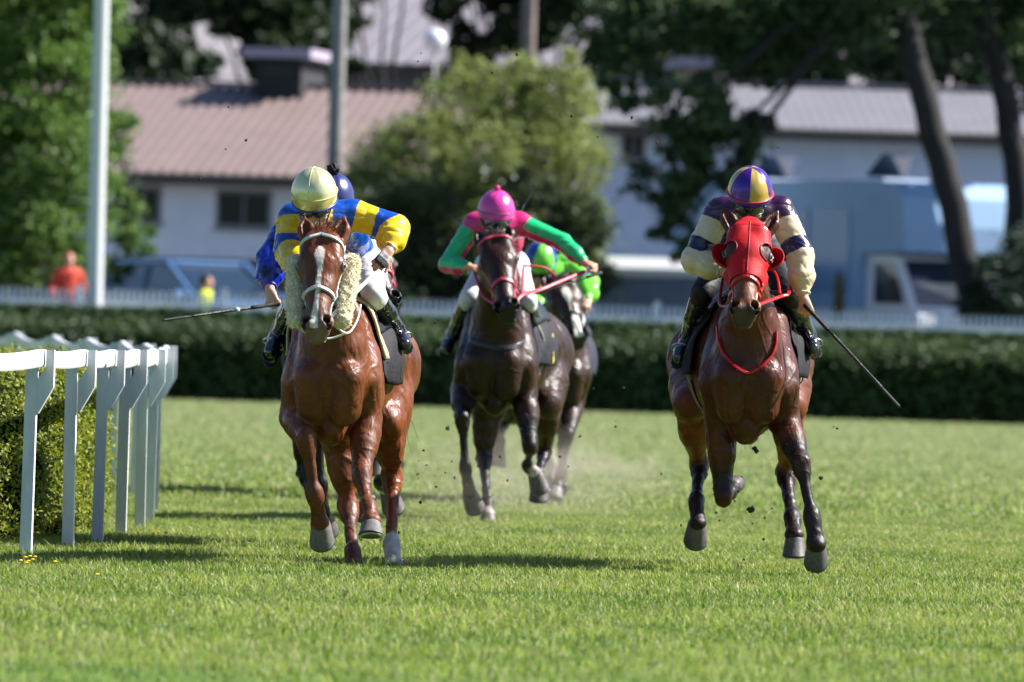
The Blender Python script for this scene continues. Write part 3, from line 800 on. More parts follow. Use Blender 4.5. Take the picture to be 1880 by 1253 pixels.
    for s in (-1, 1):
        m.tube([hc+S*s*.118-U*.03, fc+S*s*.080-U*.03+F*.0, fc+S*s*.055-U*.10+F*.04, fc+S*s*.02-U*.135+F*.06], .006, 6, flat=.4)
    m.build('chin_strap', mat('goggle_strap'), he, smooth=True)
    return dict(J=J, root=root, S=S, F=F, U=U, hc=hc, fc=fc, helmet=he, goggles=go, silks=sm_)

def whip(pts, r0, r1, label, flap=None, band=None):
    pts = [np.array(p) for p in pts]
    root = empty('riding_whip', pts[0], label, 'whip', None); m = MB()
    k = 14; L_ = [pts[0]*(1-t)+pts[-1]*t for t in np.linspace(0, 1, k)]
    hl = int(k*.3)
    m.tube(L_[hl:], list(np.linspace(r0*.75, r1, k-hl)), 8); m.build('shaft', mat('whip_shaft', (.012, .012, .014), rough=.3, bump=.4, bscale=220), root, smooth=True)
    m = MB(); m.tube(L_[:hl+1], [r0*1.3]+[r0]*(hl), 8); m.build('handle', mat('whip_grip', (.015, .014, .014), rough=.6, bump=.8, bscale=300), root, smooth=True)
    d = nrm(pts[-1]-pts[0]); m = MB(); m.tube([pts[-1]-d*.02, pts[-1]+d*.03, pts[-1]+d*.17], [r1*1.2, r1*1.9, r1*1.9], 8, flat=.5); m.build('flap', mat('whip_flap', (.01, .01, .011), rough=.5), root, smooth=False)
    if band:
        m = MB(); c = L_[int(k*band)]; m.tube([c-d*.012, c+d*.012], r0*1.1, 8); m.build('band', mat('whip_band', (.7, .7, .66), rough=.5), root, smooth=True)
    return root
# ================================================================ the field of racehorses and their riders
ONLY = globals().get('ONLY', None)
def want(k): return ONLY is None or k in ONLY
steel = mat('bright_steel', (.6, .6, .62), rough=.25, metal=1.)
GROUP_H = 'racehorses galloping towards the finish'; GROUP_J = 'jockeys riding in the race'
def stirrup(J, tag, root, leather):
    an, to, kn = J['an'+tag], J['to'+tag], J['kn'+tag]; fd = nrm(to-an); sn = nrm(an-kn); sd_ = nrm(np.cross(sn, fd)); c = an+fd*.09+sn*.03
    m = MB(); pts = []
    for i in range(17):
        a = math.radians(-120+240*i/16); pts.append(c-sn*.05*math.cos(a)*1.15+sd_*.06*math.sin(a))
    m.tube(pts, .0055, 8); m.tube([pts[0], pts[-1]], .009, 8, flat=.6); si = m.build('stirrup_iron', steel, root, smooth=True)
    top = V(c[0]*.5+root.location[0]*.5, c[1]*.6+(kn[1]+.1)*.4, kn[2]+.05)
    m = MB(); m.tube([c-sn*.055, c*.4+top*.6, top], .011, 6, flat=.3, up=(1, 0, 0)); m.build('stirrup_leather', leather, si)

def saddlery(H, R, clothcol, mark=None, y0=.02, y1=.62, a0=-118, a1=112, flare=.03, tag='a', pad=None):
    root = H.root
    def cf(u, a):
        return np.array(clothcol)
    H.cloth_bvh = None
    cl = draped(H, 'saddle_cloth', mat('saddle_cloth_'+tag, clothcol, rough=.75, spec=.3, noise=.15, nscale=30, bump=.4, bscale=50), y0, y1, math.degrees(0)+a0, a1, .014, root, flare=flare, nu=30, nv=44); cbv = H.cloth_bvh
    draped(H, 'saddle', mat('saddle_leather', (.014, .012, .012), rough=.35, spec=.5), y0+.06, y1-.12, -50, 50, .030, root, nu=14, nv=20, thick=.02)
    if pad is not None: draped(H, 'saddle_pad', mat('saddle_pad_'+tag, pad, rough=.9, bump=.3, bscale=90), y0-.05, y0+.13, -80, 80, .024, root, nu=8, nv=24, thick=.012)
    ps, ns = [], []
    c = H.J['withers']-H.fwd*.16; c[2] = H.J['a1'][2]; c = c+H.sd*((H.J['a0']-c)@H.sd)*.8
    for a in np.linspace(0, 360, 50)[:-1]:
        r = math.radians(a); dd = H.sd*math.sin(r)+V(0, 0, 1)*math.cos(r); p, nn = cast(H, c, dd, .022 if abs(a-180) > 70 else .005, .75); ps.append(p); ns.append(dd)
    strap('girth', ps, ns, .07, .006, M_LEATHER('girth', (.30, .27, .2), .7), root, close=True)
    for t in ('l', 'r'): stirrup(R['J'], t, root, M_LEATHER('black', (.02, .02, .024)))
    if mark:
        col, y_, a_, kind = mark; vs = []; fs = []
        glyph = dict(zip('blob', [0]*4))
        if kind == 'bar': poly = [(-.03, -.10), (.03, -.10), (.03, .08), (-.01, .10), (-.04, .06), (-.03, .04)]
        else: poly = [(-.06, -.08), (.0, -.10), (.05, -.05), (.05, .03), (.02, .10), (-.05, .08), (-.07, .0)]
        wi = H.J['withers']
        for px_, pz_ in poly:
            c = wi-H.fwd*(y_+px_); c[2] = H.J['a1'][2]; c = c+H.sd*((H.J['a1']-c)@H.sd); r = math.radians(a_+pz_/.33*57.3)
            dd = H.sd*math.sin(r)+V(0, 0, 1)*math.cos(r); loc, n_, _, _ = cbv.ray_cast(Vector(c+dd*.8), Vector(-dd)); vs.append(np.array(loc)+dd*.009 if loc is not None else c+dd*.33)
        o = mk('cloth_emblem', np.array(vs), [tuple(range(len(vs)))], mat('emblem_'+tag, col, rough=.6), cl, smooth=False)
        md = o.modifiers.new('t', 'SOLIDIFY'); md.thickness = .004
# ---------------------------------------------------------------- chestnut with white blaze, sheepskin cheekpieces
def arc(H, pl, name, m, w, th):
    ps, ns = [], []
    for i in range(len(pl)-1):
        for t in np.linspace(0, 1, 8)[:-1]:
            p, n_ = seen(H, pl[i][0]*(1-t)+pl[i+1][0]*t, pl[i][1]*(1-t)+pl[i+1][1]*t, th)
            if p is not None: ps.append(p); ns.append(n_)
    for _ in range(6):
        ps = [ps[0]]+[(ps[i-1]+2*ps[i]+ps[i+1])/4 for i in range(1, len(ps)-1)]+[ps[-1]]; ns = [ns[0]]+[nrm(ns[i-1]+ns[i]+ns[i+1]) for i in range(1, len(ns)-1)]+[ns[-1]]
    return strap(name, ps, ns, w, th, m, H.root)
if want('h1'):
    s1 = dict(coat=srgb(138, 78, 44), hair=srgb(96, 55, 38), under=srgb(160, 84, 40), tilt=.03, bw=1.0,
        j=dict(poll=(592, 436, 46.70), nose=(581, 606, 46.38), withers=(612, 545, 47.45), chest=(604, 700, 47.0),
            a0=(612, 690, 47.32), a1=(628, 672, 47.85), a2=(648, 650, 48.3), a3=(662, 655, 48.62),
            shl=(552, 695, 47.12), shr=(664, 692, 47.14), ell=(543, 765, 47.25), elr=(672, 768, 47.30),
            flk=(562, 806, 46.92), flf=(578, 908, 46.94), flh=(588, 960, 47.0),
            frk=(664, 876, 47.03), frf=(677, 932, 46.86), frh=(681, 956, 46.80),
            hls=(622, 800, 48.15), hlk=(640, 935, 48.15), hlf=(648, 1016, 47.86), hlh=(650, 1040, 47.80),
            hrs=(712, 775, 48.30), hrk=(720, 878, 48.52), hrf=(719, 1003, 48.16), hrh=(723, 1036, 48.06)),
        blaze=[(.17, .010, .0), (.21, .024, .0), (.29, .027, .002), (.38, .014, .006), (.55, .010, .002), (.75, .013, -.004), (.90, .019, -.012), (1.0, .02, -.012)],
        marks=[('hrf', 'hrh', .075, .10, srgb(190, 190, 195)), ('hlf', 'hlh', .06, .06, srgb(70, 45, 38)), ('hlk', 'hlf', .04, .05, srgb(80, 48, 38))],
        sole=dict(fl=(.1, .75, -.65), fr=(.03, -.42, -.9), hl=(0, -.2, -1), hr=(.05, -.25, -1)), toe=dict(fl=(0, -1, -1), fr=(0, -1, .4), hl=(0, -1, 0), hr=(0, -1, 0)),
        muzzle=srgb(120, 98, 94), hoofcol=(.17, .16, .155), forelock=520, flx=.5, manex=1, ear=(.030, .045, .165))
    H1 = build_horse('chestnut', s1, 'bright chestnut racehorse with white blaze and fleecy cheek rolls', GROUP_H)
    wm = M_LEATHER('white', (.72, .74, .74), .45)
    bridle(H1, wm, steel, w=.017, th=.012, brow=.03, nosb=.60, browtw=.10)
    # sheepskin rolls
    for s in (-1, 1):
        a = H1.h(s*.128, -.09, .17); b = H1.h(s*.108, -.075, .80)
        pr = [RC(a, b, .047, .040, .02)]
        v, q = sdf_mesh(pr, .006); n = vnormals(v, q); v = v+n*(.010*np.abs(snoise(v, 55, 3))+.006*snoise(v, 110, 5))[:, None]
        sr = mk('sheepskin_cheekpiece', v, q, mat('sheepskin', attr=True, rough=.95, spec=.1, sheen=0., bump=.5, bscale=120), H1.root, cols=np.tile(V(*srgb(250, 240, 205)), (len(v), 1))*(1+.08*snoise(v, 70))[:, None])
        r = np.random.default_rng(4); vs = []; fs = []
        for i in r.integers(0, len(v), 2600):                    # curls of wool
            p = v[i]; d = nrm(n[i]+r.normal(size=3)*.8); w = nrm(np.cross(d, r.normal(size=3)))*.0028; bb = len(vs)
            for t in range(4): vs += [p-w*(1-.2*t), p+w*(1-.2*t)]; p = p+d*.0065; d = nrm(d+r.normal(size=3)*.9-n[i]*.25)
            fs += [(bb+2*k, bb+2*k+1, bb+2*k+3, bb+2*k+2) for k in range(3)]
        mk('wool_curls', np.array(vs), np.array(fs), mat('wool', srgb(255, 246, 212), rough=.95, spec=.1, transl=.3), sr)
    b0, b1 = H1.bits[-1], H1.bits[1]
    rein('rein', [b1, at(645, 545, 46.6), at(672, 518, 46.9), at(697, 497, 47.05)], .012, wm, H1.root, flat=.35)
    rein('rein', [b1+V(0, 0, -.01), at(636, 612, 46.6), at(655, 590, 46.75), at(662, 560, 47.0)], .006, wm, H1.root, flat=.8)
    rein('rein', [b0, at(556, 608, 46.5), at(600, 622, 46.6), at(636, 612, 46.62)], .006, wm, H1.root, flat=.8)
    rein('rein', [b0, at(534, 560, 46.8), at(545, 510, 47.0), at(560, 500, 47.05)], .010, wm, H1.root, flat=.35)
if want('j1'):
    YEL, BLU = srgb(235, 196, 12), srgb(8, 72, 170)
    def t1(Vt, cols, sm, wd, hp, J):
        lat = (Vt-sm)@wd
        c = np.abs(lat) < .052; cols[c] = YEL
        m = (lat < -.06); cols[m] = BLU
        return cols
    j1 = dict(id='yb', breeches=(.78, .78, .80), torso=BLU, torsofn=t1, bands=[(-.2, BLU), (.03, YEL), (.27, BLU), (.50, YEL)], puff=.022, hump=.03, armstart=-.2, hend=1.9,
        look=(-.08, -1, -.42), roll=-.04,
        j=dict(helm=(577, 355, 47.10), shl=(536, 402, 47.40), shr=(648, 396, 47.42), ell=(530, 462, 47.32), elr=(725, 420, 47.42), wrl=(556, 500, 47.06), wrr=(713, 462, 47.18),
            hip=(652, 480, 47.92), knl=(545, 548, 47.45), knr=(686, 540, 47.45), anl=(512, 610, 47.85), anr=(728, 604, 47.85), tol=(497, 645, 47.72), tor=(742, 632, 47.72)),
        hands=dict(l=(V(.3, -.9, -.3), (0, .3, -1), (1, 0, 0), dict(curl=(1.1, 1.4, 1.0))),
                   r=(nrm(at(690, 494, 47.12)-at(713, 462, 47.18)), (-.3, .9, .1), (1, 0, -.2), dict(curl=(.5, 1.3, 1.0), thumb=.15, sc=1.08))),
        helmetfn=lambda a, b: (np.array(srgb(240, 234, 178)) if a < 1.50 else np.array(srgb(238, 215, 140))), hrough=.24, hmetal=.5,
        rings=[(1.50, .005, 'band', srgb(225, 215, 150), .5), (1.88, .007, 'rim', srgb(20, 60, 120), .8)], seams=[-.12, math.pi-.12, 1.5, -1.6], seamcol=srgb(240, 235, 180))
    R1 = build_jockey(j1, 'jockey in blue and yellow hooped silks with pale gold helmet')
    J = R1['J']
    # fingerless glove on the free hand
    d = nrm(at(690, 494, 47.12)-J['wrr']); pn = nrm(V(-.3, .9, .1)-d*np.dot(V(-.3, .9, .1), d)); sv = np.cross(d, pn); sv = sv if sv[0] > 0 else -sv
    gp = [RC(J['wrr']-d*.022, J['wrr']+d*.03, .031, .030, .02, [(pn, .8)])]+[RC(J['wrr']+d*.024+sv*s*.7, J['wrr']+d*.086+sv*s, .0200, .0178, .01, [(pn, .9)]) for s in (-.024, -.008, .008, .024)]
    v, q = sdf_mesh(gp, .004); tt = (v-J['wrr'])@d
    gcol = np.where((tt > .060)[:, None], V(.03, .03, .035), V(.62, .62, .66)); gcol[(tt < -.018)] = (.02, .02, .025)
    mk('glove', v, q, mat('glove', attr=True, rough=.6, bump=.4, bscale=120), R1['root'], cols=gcol)

    saddlery(H1, R1, srgb(30, 28, 36), (srgb(215, 190, 40), .42, 88, 'blob'), y0=.0, y1=.66, a0=-112, a1=108, tag='one', pad=srgb(190, 178, 140))
# ---------------------------------------------------------------- bay in a red hood
if want('h2'):
    s2 = dict(coat=srgb(112, 58, 36), hair=(.012, .009, .008), under=srgb(196, 108, 42), points=srgb(38, 26, 24), tilt=-.03, bw=1.06, rw=.085,  # under carries the sunlit orange of the thighs as coat colour
        j=dict(poll=(1376, 420, 47.95), nose=(1366, 577, 47.60), withers=(1378, 548, 48.75), chest=(1374, 700, 48.2),
            a0=(1374, 690, 48.52), a1=(1366, 672, 49.0), a2=(1360, 648, 49.45), a3=(1360, 650, 49.8),
            shl=(1318, 700, 48.30), shr=(1434, 705, 48.30), ell=(1322, 770, 48.45), elr=(1440, 775, 48.42),
            flk=(1328, 912, 48.42), flf=(1338, 905, 48.72), flh=(1342, 896, 48.80),
            frk=(1470, 852, 48.20), frf=(1492, 950, 48.10), frh=(1498, 1000, 48.06),
            hls=(1266, 742, 49.35), hlk=(1284, 858, 49.65), hlf=(1278, 920, 49.36), hlh=(1280, 960, 49.28),
            hrs=(1450, 745, 49.35), hrk=(1442, 868, 49.7), hrf=(1455, 952, 49.4), hrh=(1459, 982, 49.3)),
        sole=dict(fl=(.1, .75, .55), fr=(.05, .85, -.6), hl=(-.05, .8, -.65), hr=(0, .15, -1)), toe=dict(fl=(0, .3, -1), fr=(0, -1, -1), hl=(0, -1, -1), hr=(0, -1, 0)),
        mz=.88, nosecol=np.array(srgb(150, 92, 56))*.8, muzzle=srgb(72, 60, 58), hoofcol=(.13, .115, .11), forelock=0, manex=-1, ear=(.075, .05, .165))
    H2 = build_horse('bay', s2, 'dark bay racehorse wearing a red hood with eye cups', GROUP_H)
    redm = mat('hood_cloth', srgb(200, 10, 26), rough=.6, spec=.25, sheen=.0, bump=.25, bscale=140, noise=.08, nscale=25)
    redl = M_LEATHER('red', srgb(190, 16, 26), .3)
    # hood draped over the face, with eye openings
    nt_, na_ = 110, 150; vs = []; keep = {}
    for i in range(nt_):
        t = -.075+.685*i/(nt_-1)
        for j in range(na_):
            a = math.radians(-118+236*j/(na_-1)); d = H2.hN*math.cos(a)+H2.hS*math.sin(a)
            p, nn = cast(H2, H2.h(0, -.05, max(t, .0)), d, .006, .2)
            if t < 0: p = p+H2.hA*t*H2.hL-H2.hN*.015*(-t*12)
            vs.append(p)
            q = p-H2.hL*0
            loc = (p-H2.J['poll']); ls, ln, lt = loc@H2.hS, loc@H2.hN, loc@H2.hA/H2.hL
            cut = ((abs(ls)-.108)/.042)**2+((lt-.315)/.085)**2 < 1
            low = t > .61-.16*(abs(math.degrees(a))/118)**2*0-.02*math.cos(a*2)
            earc = lt < .07 and abs(ls) > .098*math.sqrt(min(max((lt+.085)/.15, 0), 1))
            keep[(i, j)] = not (cut or earc)
    fs = [(i*na_+j, (i+1)*na_+j, (i+1)*na_+j+1, i*na_+j+1) for i in range(nt_-1) for j in range(na_-1) if keep[(i, j)] and keep[(i+1, j)] and keep[(i, j+1)] and keep[(i+1, j+1)]]
    ho = mk('hood', np.array(vs), fs, redm, H2.root); md = ho.modifiers.new('t', 'SOLIDIFY'); md.thickness = .004; md.offset = 1
    m = MB(); m.tube([cast(H2, H2.h(0, -.05, t), H2.hN, .011, .2)[0] for t in np.linspace(0, .6, 24)], .0028, 6); m.build('seam', mat('hood_seam', srgb(150, 8, 20), rough=.5), ho, smooth=True)
    for s in (-1, 1):                                             # eye cups
        c = H2.h(s*.104, -.020, .315); vs = []; n = 34; nr = 9
        ow = nrm(H2.hS*s-H2.hN*.12); fr = nrm(H2.hN+H2.hS*s*.25)
        for i in range(nr):
            ph = math.radians(88*i/(nr-1))
            for k in range(n+1):
                th = math.radians(-112+224*k/n); lift = .045*max(0, math.cos(th))**.7
                vs.append(c+(ow*math.cos(th)*.066+H2.hA*math.sin(th)*.074)*math.cos(ph)**.6+fr*lift*math.cos(ph)-H2.hN*.035*math.sin(ph))
        fs = [(i*(n+1)+k, i*(n+1)+k+1, (i+1)*(n+1)+k+1, (i+1)*(n+1)+k) for i in range(nr-1) for k in range(n)]
        ec = mk('eye_cup', np.array(vs), fs, redm, H2.root); md = ec.modifiers.new('t', 'SOLIDIFY'); md.thickness = .004
        m = MB(); m.tube(vs[:n+1], .0042, 6); m.build('cup_rim', redm, ec, smooth=True)
        ring = []
        for k in range(34):
            th = 2*math.pi*k/34; tt_ = .315+.085*math.sin(th); goal = .108+.042*math.cos(th); best = None
            for a_ in np.linspace(15, 115, 60):
                d = H2.hN*math.cos(math.radians(a_))+H2.hS*s*math.sin(math.radians(a_)); p, nn = cast(H2, H2.h(0, -.05, tt_), d, .011, .2); e_ = abs(abs((p-H2.J['poll'])@H2.hS)-goal)
                if best is None or e_ < best[0]: best = (e_, p)
            ring.append(best[1])
        ring = [(ring[k-1]+ring[k]*2+ring[(k+1) % 34])/4 for k in range(34)]
        m = MB(); m.tube(ring, .0045, 6, close=True); m.build('eye_trim', mat('hood_seam'), ec, smooth=True)
    bridle(H2, redl, steel, w=.020, th=.012, brow=.035, nosb=.63, browtw=.05)
    b0, b1 = H2.bits[-1], H2.bits[1]
    # neck ring of the martingale and the reins
    ct = at(1374, 600, 48.55)
    arc(H2, [(1320, 600), (1322, 625), (1330, 650), (1345, 672), (1362, 683), (1380, 685), (1400, 675), (1416, 655), (1424, 630), (1422, 605)], 'martingale_strap', redl, .016, .012)
    rein('rein', [at(1434, 470, 48.5), at(1452, 485, 48.5), at(1460, 508, 48.52), at(1452, 530, 48.55), at(1430, 538, 48.6), at(1405, 536, 48.65)], .013, M_LEATHER('black', (.02, .02, .024)), H2.root, flat=.6)
    rein('rein', [b1, at(1432, 545, 48.2), at(1447, 540, 48.3), at(1450, 520, 48.55)], .011, redl, H2.root)
    rein('rein', [at(1432, 540, 48.2), at(1425, 505, 48.35), at(1402, 478, 48.55), at(1392, 470, 48.7)], .008, redl, H2.root)
    rein('rein', [b0, at(1322, 560, 48.2), at(1326, 520, 48.5), at(1335, 490, 48.55)], .010, redl, H2.root)
if want('j2'):
    CRM, PUR, PLM = srgb(228, 208, 168), srgb(30, 12, 66), srgb(56, 12, 60)
    GLD, VIO = np.array(srgb(205, 170, 80)), np.array(srgb(72, 18, 150))
    def t2(Vt, cols, sm, wd, hp, J):
        lat = (Vt-sm)@wd; z = (Vt-sm)@V(0, 0, 1)
        c = (np.abs(lat) < .035) & (z < -.03); cols[c] = CRM
        return cols
    def hf2(a, b):
        if a > 1.60: return VIO
        return VIO if int(math.floor(b/(math.pi/3)+.05)) % 2 else GLD
    j2 = dict(id='pc', breeches=(.012, .012, .016), torso=PLM, torsofn=t2, bands=[(.14, CRM), (.40, PUR), (.565, CRM)], puff=.018, hump=.05, armstart=.14,
        look=(0, -1, -.44), roll=.03,
        j=dict(helm=(1377, 352, 48.20), shl=(1322, 388, 48.6), shr=(1432, 388, 48.6), ell=(1276, 478, 48.55), elr=(1468, 468, 48.5), wrl=(1330, 500, 48.45), wrr=(1475, 548, 48.42),
            hip=(1374, 450, 49.25), knl=(1290, 535, 48.72), knr=(1448, 540, 48.72), anl=(1262, 620, 49.08), anr=(1484, 615, 49.05), tol=(1247, 655, 48.95), tor=(1492, 640, 48.92)),
        hands=dict(l=(V(.6, -.7, -.2), (0, .3, -1), (0, -.3, 1), dict(curl=(1.1, 1.4, 1.0))),
                   r=(nrm(at(1487, 583, 48.40)-at(1475, 548, 48.42)), (.1, .95, .1), (-1, 0, 0), dict(curl=(.9, 1.4, 1.0), thumb=.8))),
        helmetfn=hf2, hrough=.28, hmetal=.3, rings=[(1.60, .009, 'band', srgb(205, 40, 50), .5)], seams=[(k-.05)*math.pi/3 for k in range(6)], seamcol=srgb(90, 40, 140))
    R2 = build_jockey(j2, 'jockey in plum and cream silks with quartered purple and gold helmet')
    saddlery(H2, R2, srgb(22, 22, 28), None, y0=.02, y1=.50, a0=-100, a1=100, tag='two')
    try:                                                          # lettering above the goggles
        tc = bpy.data.curves.new('t', 'FONT'); tc.body = 'LAS'; tc.size = .030; tc.extrude = .0006; tc.align_x = 'CENTER'
        to = bpy.data.objects.new('t', tc); COL.objects.link(to); bpy.context.view_layer.update()
        me = bpy.data.meshes.new_from_object(to); bpy.data.objects.remove(to)
        S, F, U, fc = R2['S'], R2['F'], R2['U'], R2['fc']
        vs = []
        for v in me.vertices:
            b = v.co.x/.089; a = 1.42-(v.co.y)/.11; vs.append(fc+(U*.11*math.cos(a)+(F*.108*math.cos(b)+S*.089*math.sin(b))*math.sin(a))*(1.045+v.co.z))
        mk('lettering', np.array(vs), [tuple(p.vertices) for p in me.polygons], mat('letter_grey', (.55, .6, .62), rough=.5), R2['goggles'], smooth=False)
    except Exception as ex: print('text', ex)

# ---------------------------------------------------------------- dark brown horse, pink rider
if want('h3'):
    s3 = dict(h=.0085, lw=1.05, lwh=1.0, coat=srgb(72, 42, 28), hair=(.008, .007, .007), under=srgb(84, 54, 40), points=srgb(34, 27, 28), tilt=.05, bw=1.0,
        j=dict(poll=(908, 440, 57.55), nose=(932, 572, 57.20), withers=(916, 540, 58.4), chest=(906, 668, 57.95),
            a0=(912, 662, 58.25), a1=(928, 648, 58.75), a2=(948, 630, 59.2), a3=(962, 632, 59.55),
            shl=(862, 665, 58.0), shr=(954, 665, 58.02), ell=(852, 718, 58.15), elr=(962, 722, 58.15),
            flk=(849, 768, 57.82), flf=(854, 858, 57.85), flh=(862, 905, 57.95),
            frk=(974, 820, 57.95), frf=(968, 855, 58.22), frh=(982, 868, 58.22),
            hls=(890, 745, 59.1), hlk=(889, 842, 59.1), hlf=(894, 925, 58.72), hlh=(896, 945, 58.62),
            hrs=(1006, 740, 59.15), hrk=(1000, 830, 59.5), hrf=(988, 870, 59.2), hrh=(990, 885, 59.1)),
        marks=[('hlh', 'hlh', .055, .055, srgb(205, 195, 190)), ('frh', 'frh', .055, .055, srgb(200, 190, 185))],
        sole=dict(fl=(.25, .75, -.65), fr=(.3, .5, -.8), hl=(0, -.35, -1), hr=(0, .3, -1)), toe=dict(fl=(0, -1, 0), fr=(0, -1, -.3), hl=(0, -1, .3), hr=(0, -1, 0)),
        muzzle=srgb(40, 36, 38), hoofcol=(.12, .10, .09), forelock=60, ear=(.02, .04, .13))
    H3 = build_horse('brown', s3, 'nearly black racehorse with pink bridle behind the two leaders', GROUP_H)
    pinkl = M_LEATHER('pink', srgb(205, 60, 90), .4)
    bridle(H3, pinkl, steel, w=.020, th=.012, brow=.03, nosb=.62, browtw=.06)
    b0, b1 = H3.bits[-1], H3.bits[1]
    rr = M_LEATHER('rein_red', srgb(205, 30, 50), .4)
    rein('rein', [b1, at(962, 540, 57.4), at(990, 533, 57.6), at(1022, 520, 57.75), at(1075, 498, 57.95)], .013, rr, H3.root)
    rein('rein', [at(958, 540, 57.4), at(960, 505, 57.6), at(962, 488, 57.8)], .008, rr, H3.root)
    rein('rein', [at(960, 488, 57.8), at(1000, 492, 57.85), at(1020, 508, 57.9)], .008, rr, H3.root)
    rein('rein', [b0, at(888, 545, 57.6), at(876, 515, 57.8), at(868, 492, 57.95)], .010, rr, H3.root)
    arc(H3, [(868, 628), (885, 634), (905, 638), (925, 640), (945, 638), (962, 628)], 'breastplate', M_LEATHER('black', (.02, .02, .024)), .032, .008)
if want('j3'):
    PNK, GRN = srgb(222, 40, 120), srgb(35, 200, 120)
    def sf3(Vt, cols, arm, tt, J, isL, N):
        w = arm & (N[:, 2] < -.25); cols[w] = PNK; return cols
    j3 = dict(id='pg', breeches=(.75, .76, .80), torso=PNK, bands=[(.10, GRN)], sleevefn=sf3, puff=.0, hump=.03, armstart=.06, h=.005, fold=.6,
        look=(.05, -1, -.25), roll=0,
        j=dict(helm=(911, 388, 57.85), shl=(872, 412, 58.2), shr=(956, 412, 58.2), ell=(822, 486, 58.15), elr=(1034, 446, 58.1), wrl=(862, 492, 57.95), wrr=(1074, 484, 57.95),
            hip=(922, 490, 58.75), knl=(862, 545, 58.35), knr=(968, 552, 58.35), anl=(832, 612, 58.75), anr=(984, 610, 58.75), tol=(820, 640, 58.62), tor=(1000, 632, 58.62)),
        hands=dict(l=(V(1, -.3, 0), (0, .2, -1), (0, -.3, 1), dict(curl=(1.1, 1.4, 1.0))), r=(V(.75, -.5, -.2), (-.1, .5, -1), (0, -.5, .5), dict(curl=(1.0, 1.4, 1.0)))),
        helmetfn=lambda a, b: np.array(srgb(228, 60, 158)), rings=[(1.50, .006, 'band', srgb(120, 30, 120), .5)], pom=(.020, srgb(235, 60, 130), False))
    R3 = build_jockey(j3, 'jockey in pink and green silks with bobbled pink helmet, one arm outstretched')
    saddlery(H3, R3, srgb(34, 34, 44), (srgb(225, 205, 40), .30, 84, 'bar'), y0=.0, y1=.6, a0=-105, a1=105, tag='three')
    whip([at(1104, 501, 57.88), at(1060, 513, 57.8), at(1015, 530, 57.7)], .011, .005, 'black whip in the outstretched hand of the pink and green jockey')
    whip([at(940, 420, 58.3), at(964, 374, 58.4)], .009, .005, 'short black whip end rising over the shoulder of the pink jockey')

# ---------------------------------------------------------------- green rider on the horse with the snip
if want('h4'):
    s4 = dict(h=.010, lw=1.05, lwh=1.0, coat=srgb(74, 46, 36), hair=(.01, .009, .009), under=srgb(95, 66, 54), points=srgb(40, 33, 34), tilt=.0, bw=.95,
        j=dict(poll=(1030, 520, 64.6), nose=(1062, 622, 64.3), withers=(1022, 570, 65.5), chest=(1026, 690, 65.1),
            a0=(1022, 684, 65.4), a1=(1018, 668, 65.9), a2=(1012, 650, 66.3), a3=(1008, 650, 66.7),
            shl=(990, 685, 65.15), shr=(1062, 685, 65.15), ell=(990, 735, 65.3), elr=(1052, 738, 65.3),
            flk=(1005, 800, 65.0), flf=(1012, 850, 65.1), flh=(1012, 882, 65.1),
            frk=(1042, 800, 64.9), frf=(1030, 868, 64.9), frh=(1022, 895, 64.85),
            hls=(960, 745, 66.3), hlk=(924, 775, 66.75), hlf=(918, 812, 66.5), hlh=(916, 828, 66.5),
            hrs=(1040, 745, 66.3), hrk=(1035, 820, 66.6), hrf=(1030, 880, 66.3), hrh=(1026, 892, 66.2)),
        blaze=[(.16, .012, 0), (.22, .032, 0), (.34, .030, 0), (.45, .008, 0), (.62, .006, 0), (.72, .026, .008), (.9, .034, .01), (1.0, .03, .01)],
        marks=[('flk', 'flf', .03, .05, srgb(190, 185, 185)), ('flf', 'flh', .06, .06, srgb(190, 185, 185))],
        muzzle=srgb(60, 52, 54), forelock=40, ear=(.02, .04, .13))
    H4 = build_horse('far_bay', s4, 'dark brown racehorse with white star and snip behind the near-black horse', GROUP_H)
    bridle(H4, M_LEATHER('black', (.02, .02, .024)), steel, w=.02, th=.010, brow=.03, nosb=.60, browtw=.06)
if want('j4'):
    LIM, NAV = srgb(120, 225, 60), srgb(20, 50, 150)
    def t4(Vt, cols, sm, wd, hp, J):
        lat = (Vt-sm)@wd; m = (lat < .03) & (lat > -.12); cols[m] = NAV; return cols
    j4 = dict(id='lg', breeches=(.7, .7, .74), torso=LIM, torsofn=t4, bands=[(.06, LIM), (.34, NAV), (.46, LIM)], puff=.03, hump=.05, armstart=.06, h=.006,
        look=(-.1, -1, -.5), roll=.1,
        j=dict(helm=(992, 478, 65.0), shl=(970, 510, 65.3), shr=(1040, 486, 65.35), ell=(962, 555, 65.2), elr=(1078, 520, 65.3), wrl=(1000, 570, 65.0), wrr=(1078, 556, 65.05),
            hip=(1012, 530, 65.9), knl=(968, 590, 65.5), knr=(1058, 590, 65.5), anl=(955, 640, 65.9), anr=(1070, 640, 65.9), tol=(945, 662, 65.8), tor=(1076, 660, 65.8)),
        hands=dict(l=(V(.5, -.8, -.2), (0, .2, -1), (0, -.3, 1)), r=(V(-.4, -.8, -.4), (0, .2, -1), (0, -.3, 1))),
        helmetfn=lambda a, b: np.array(NAV if int(math.floor((b+.4)/(math.pi/2))) % 2 else LIM), rings=[(1.50, .006, 'band', srgb(20, 40, 110), .5)])
    R4 = build_jockey(j4, 'jockey in lime green and blue silks half hidden behind the outstretched arm')

    saddlery(H4, R4, srgb(40, 42, 60), None, y0=.0, y1=.6, a0=-105, a1=105, tag='four')
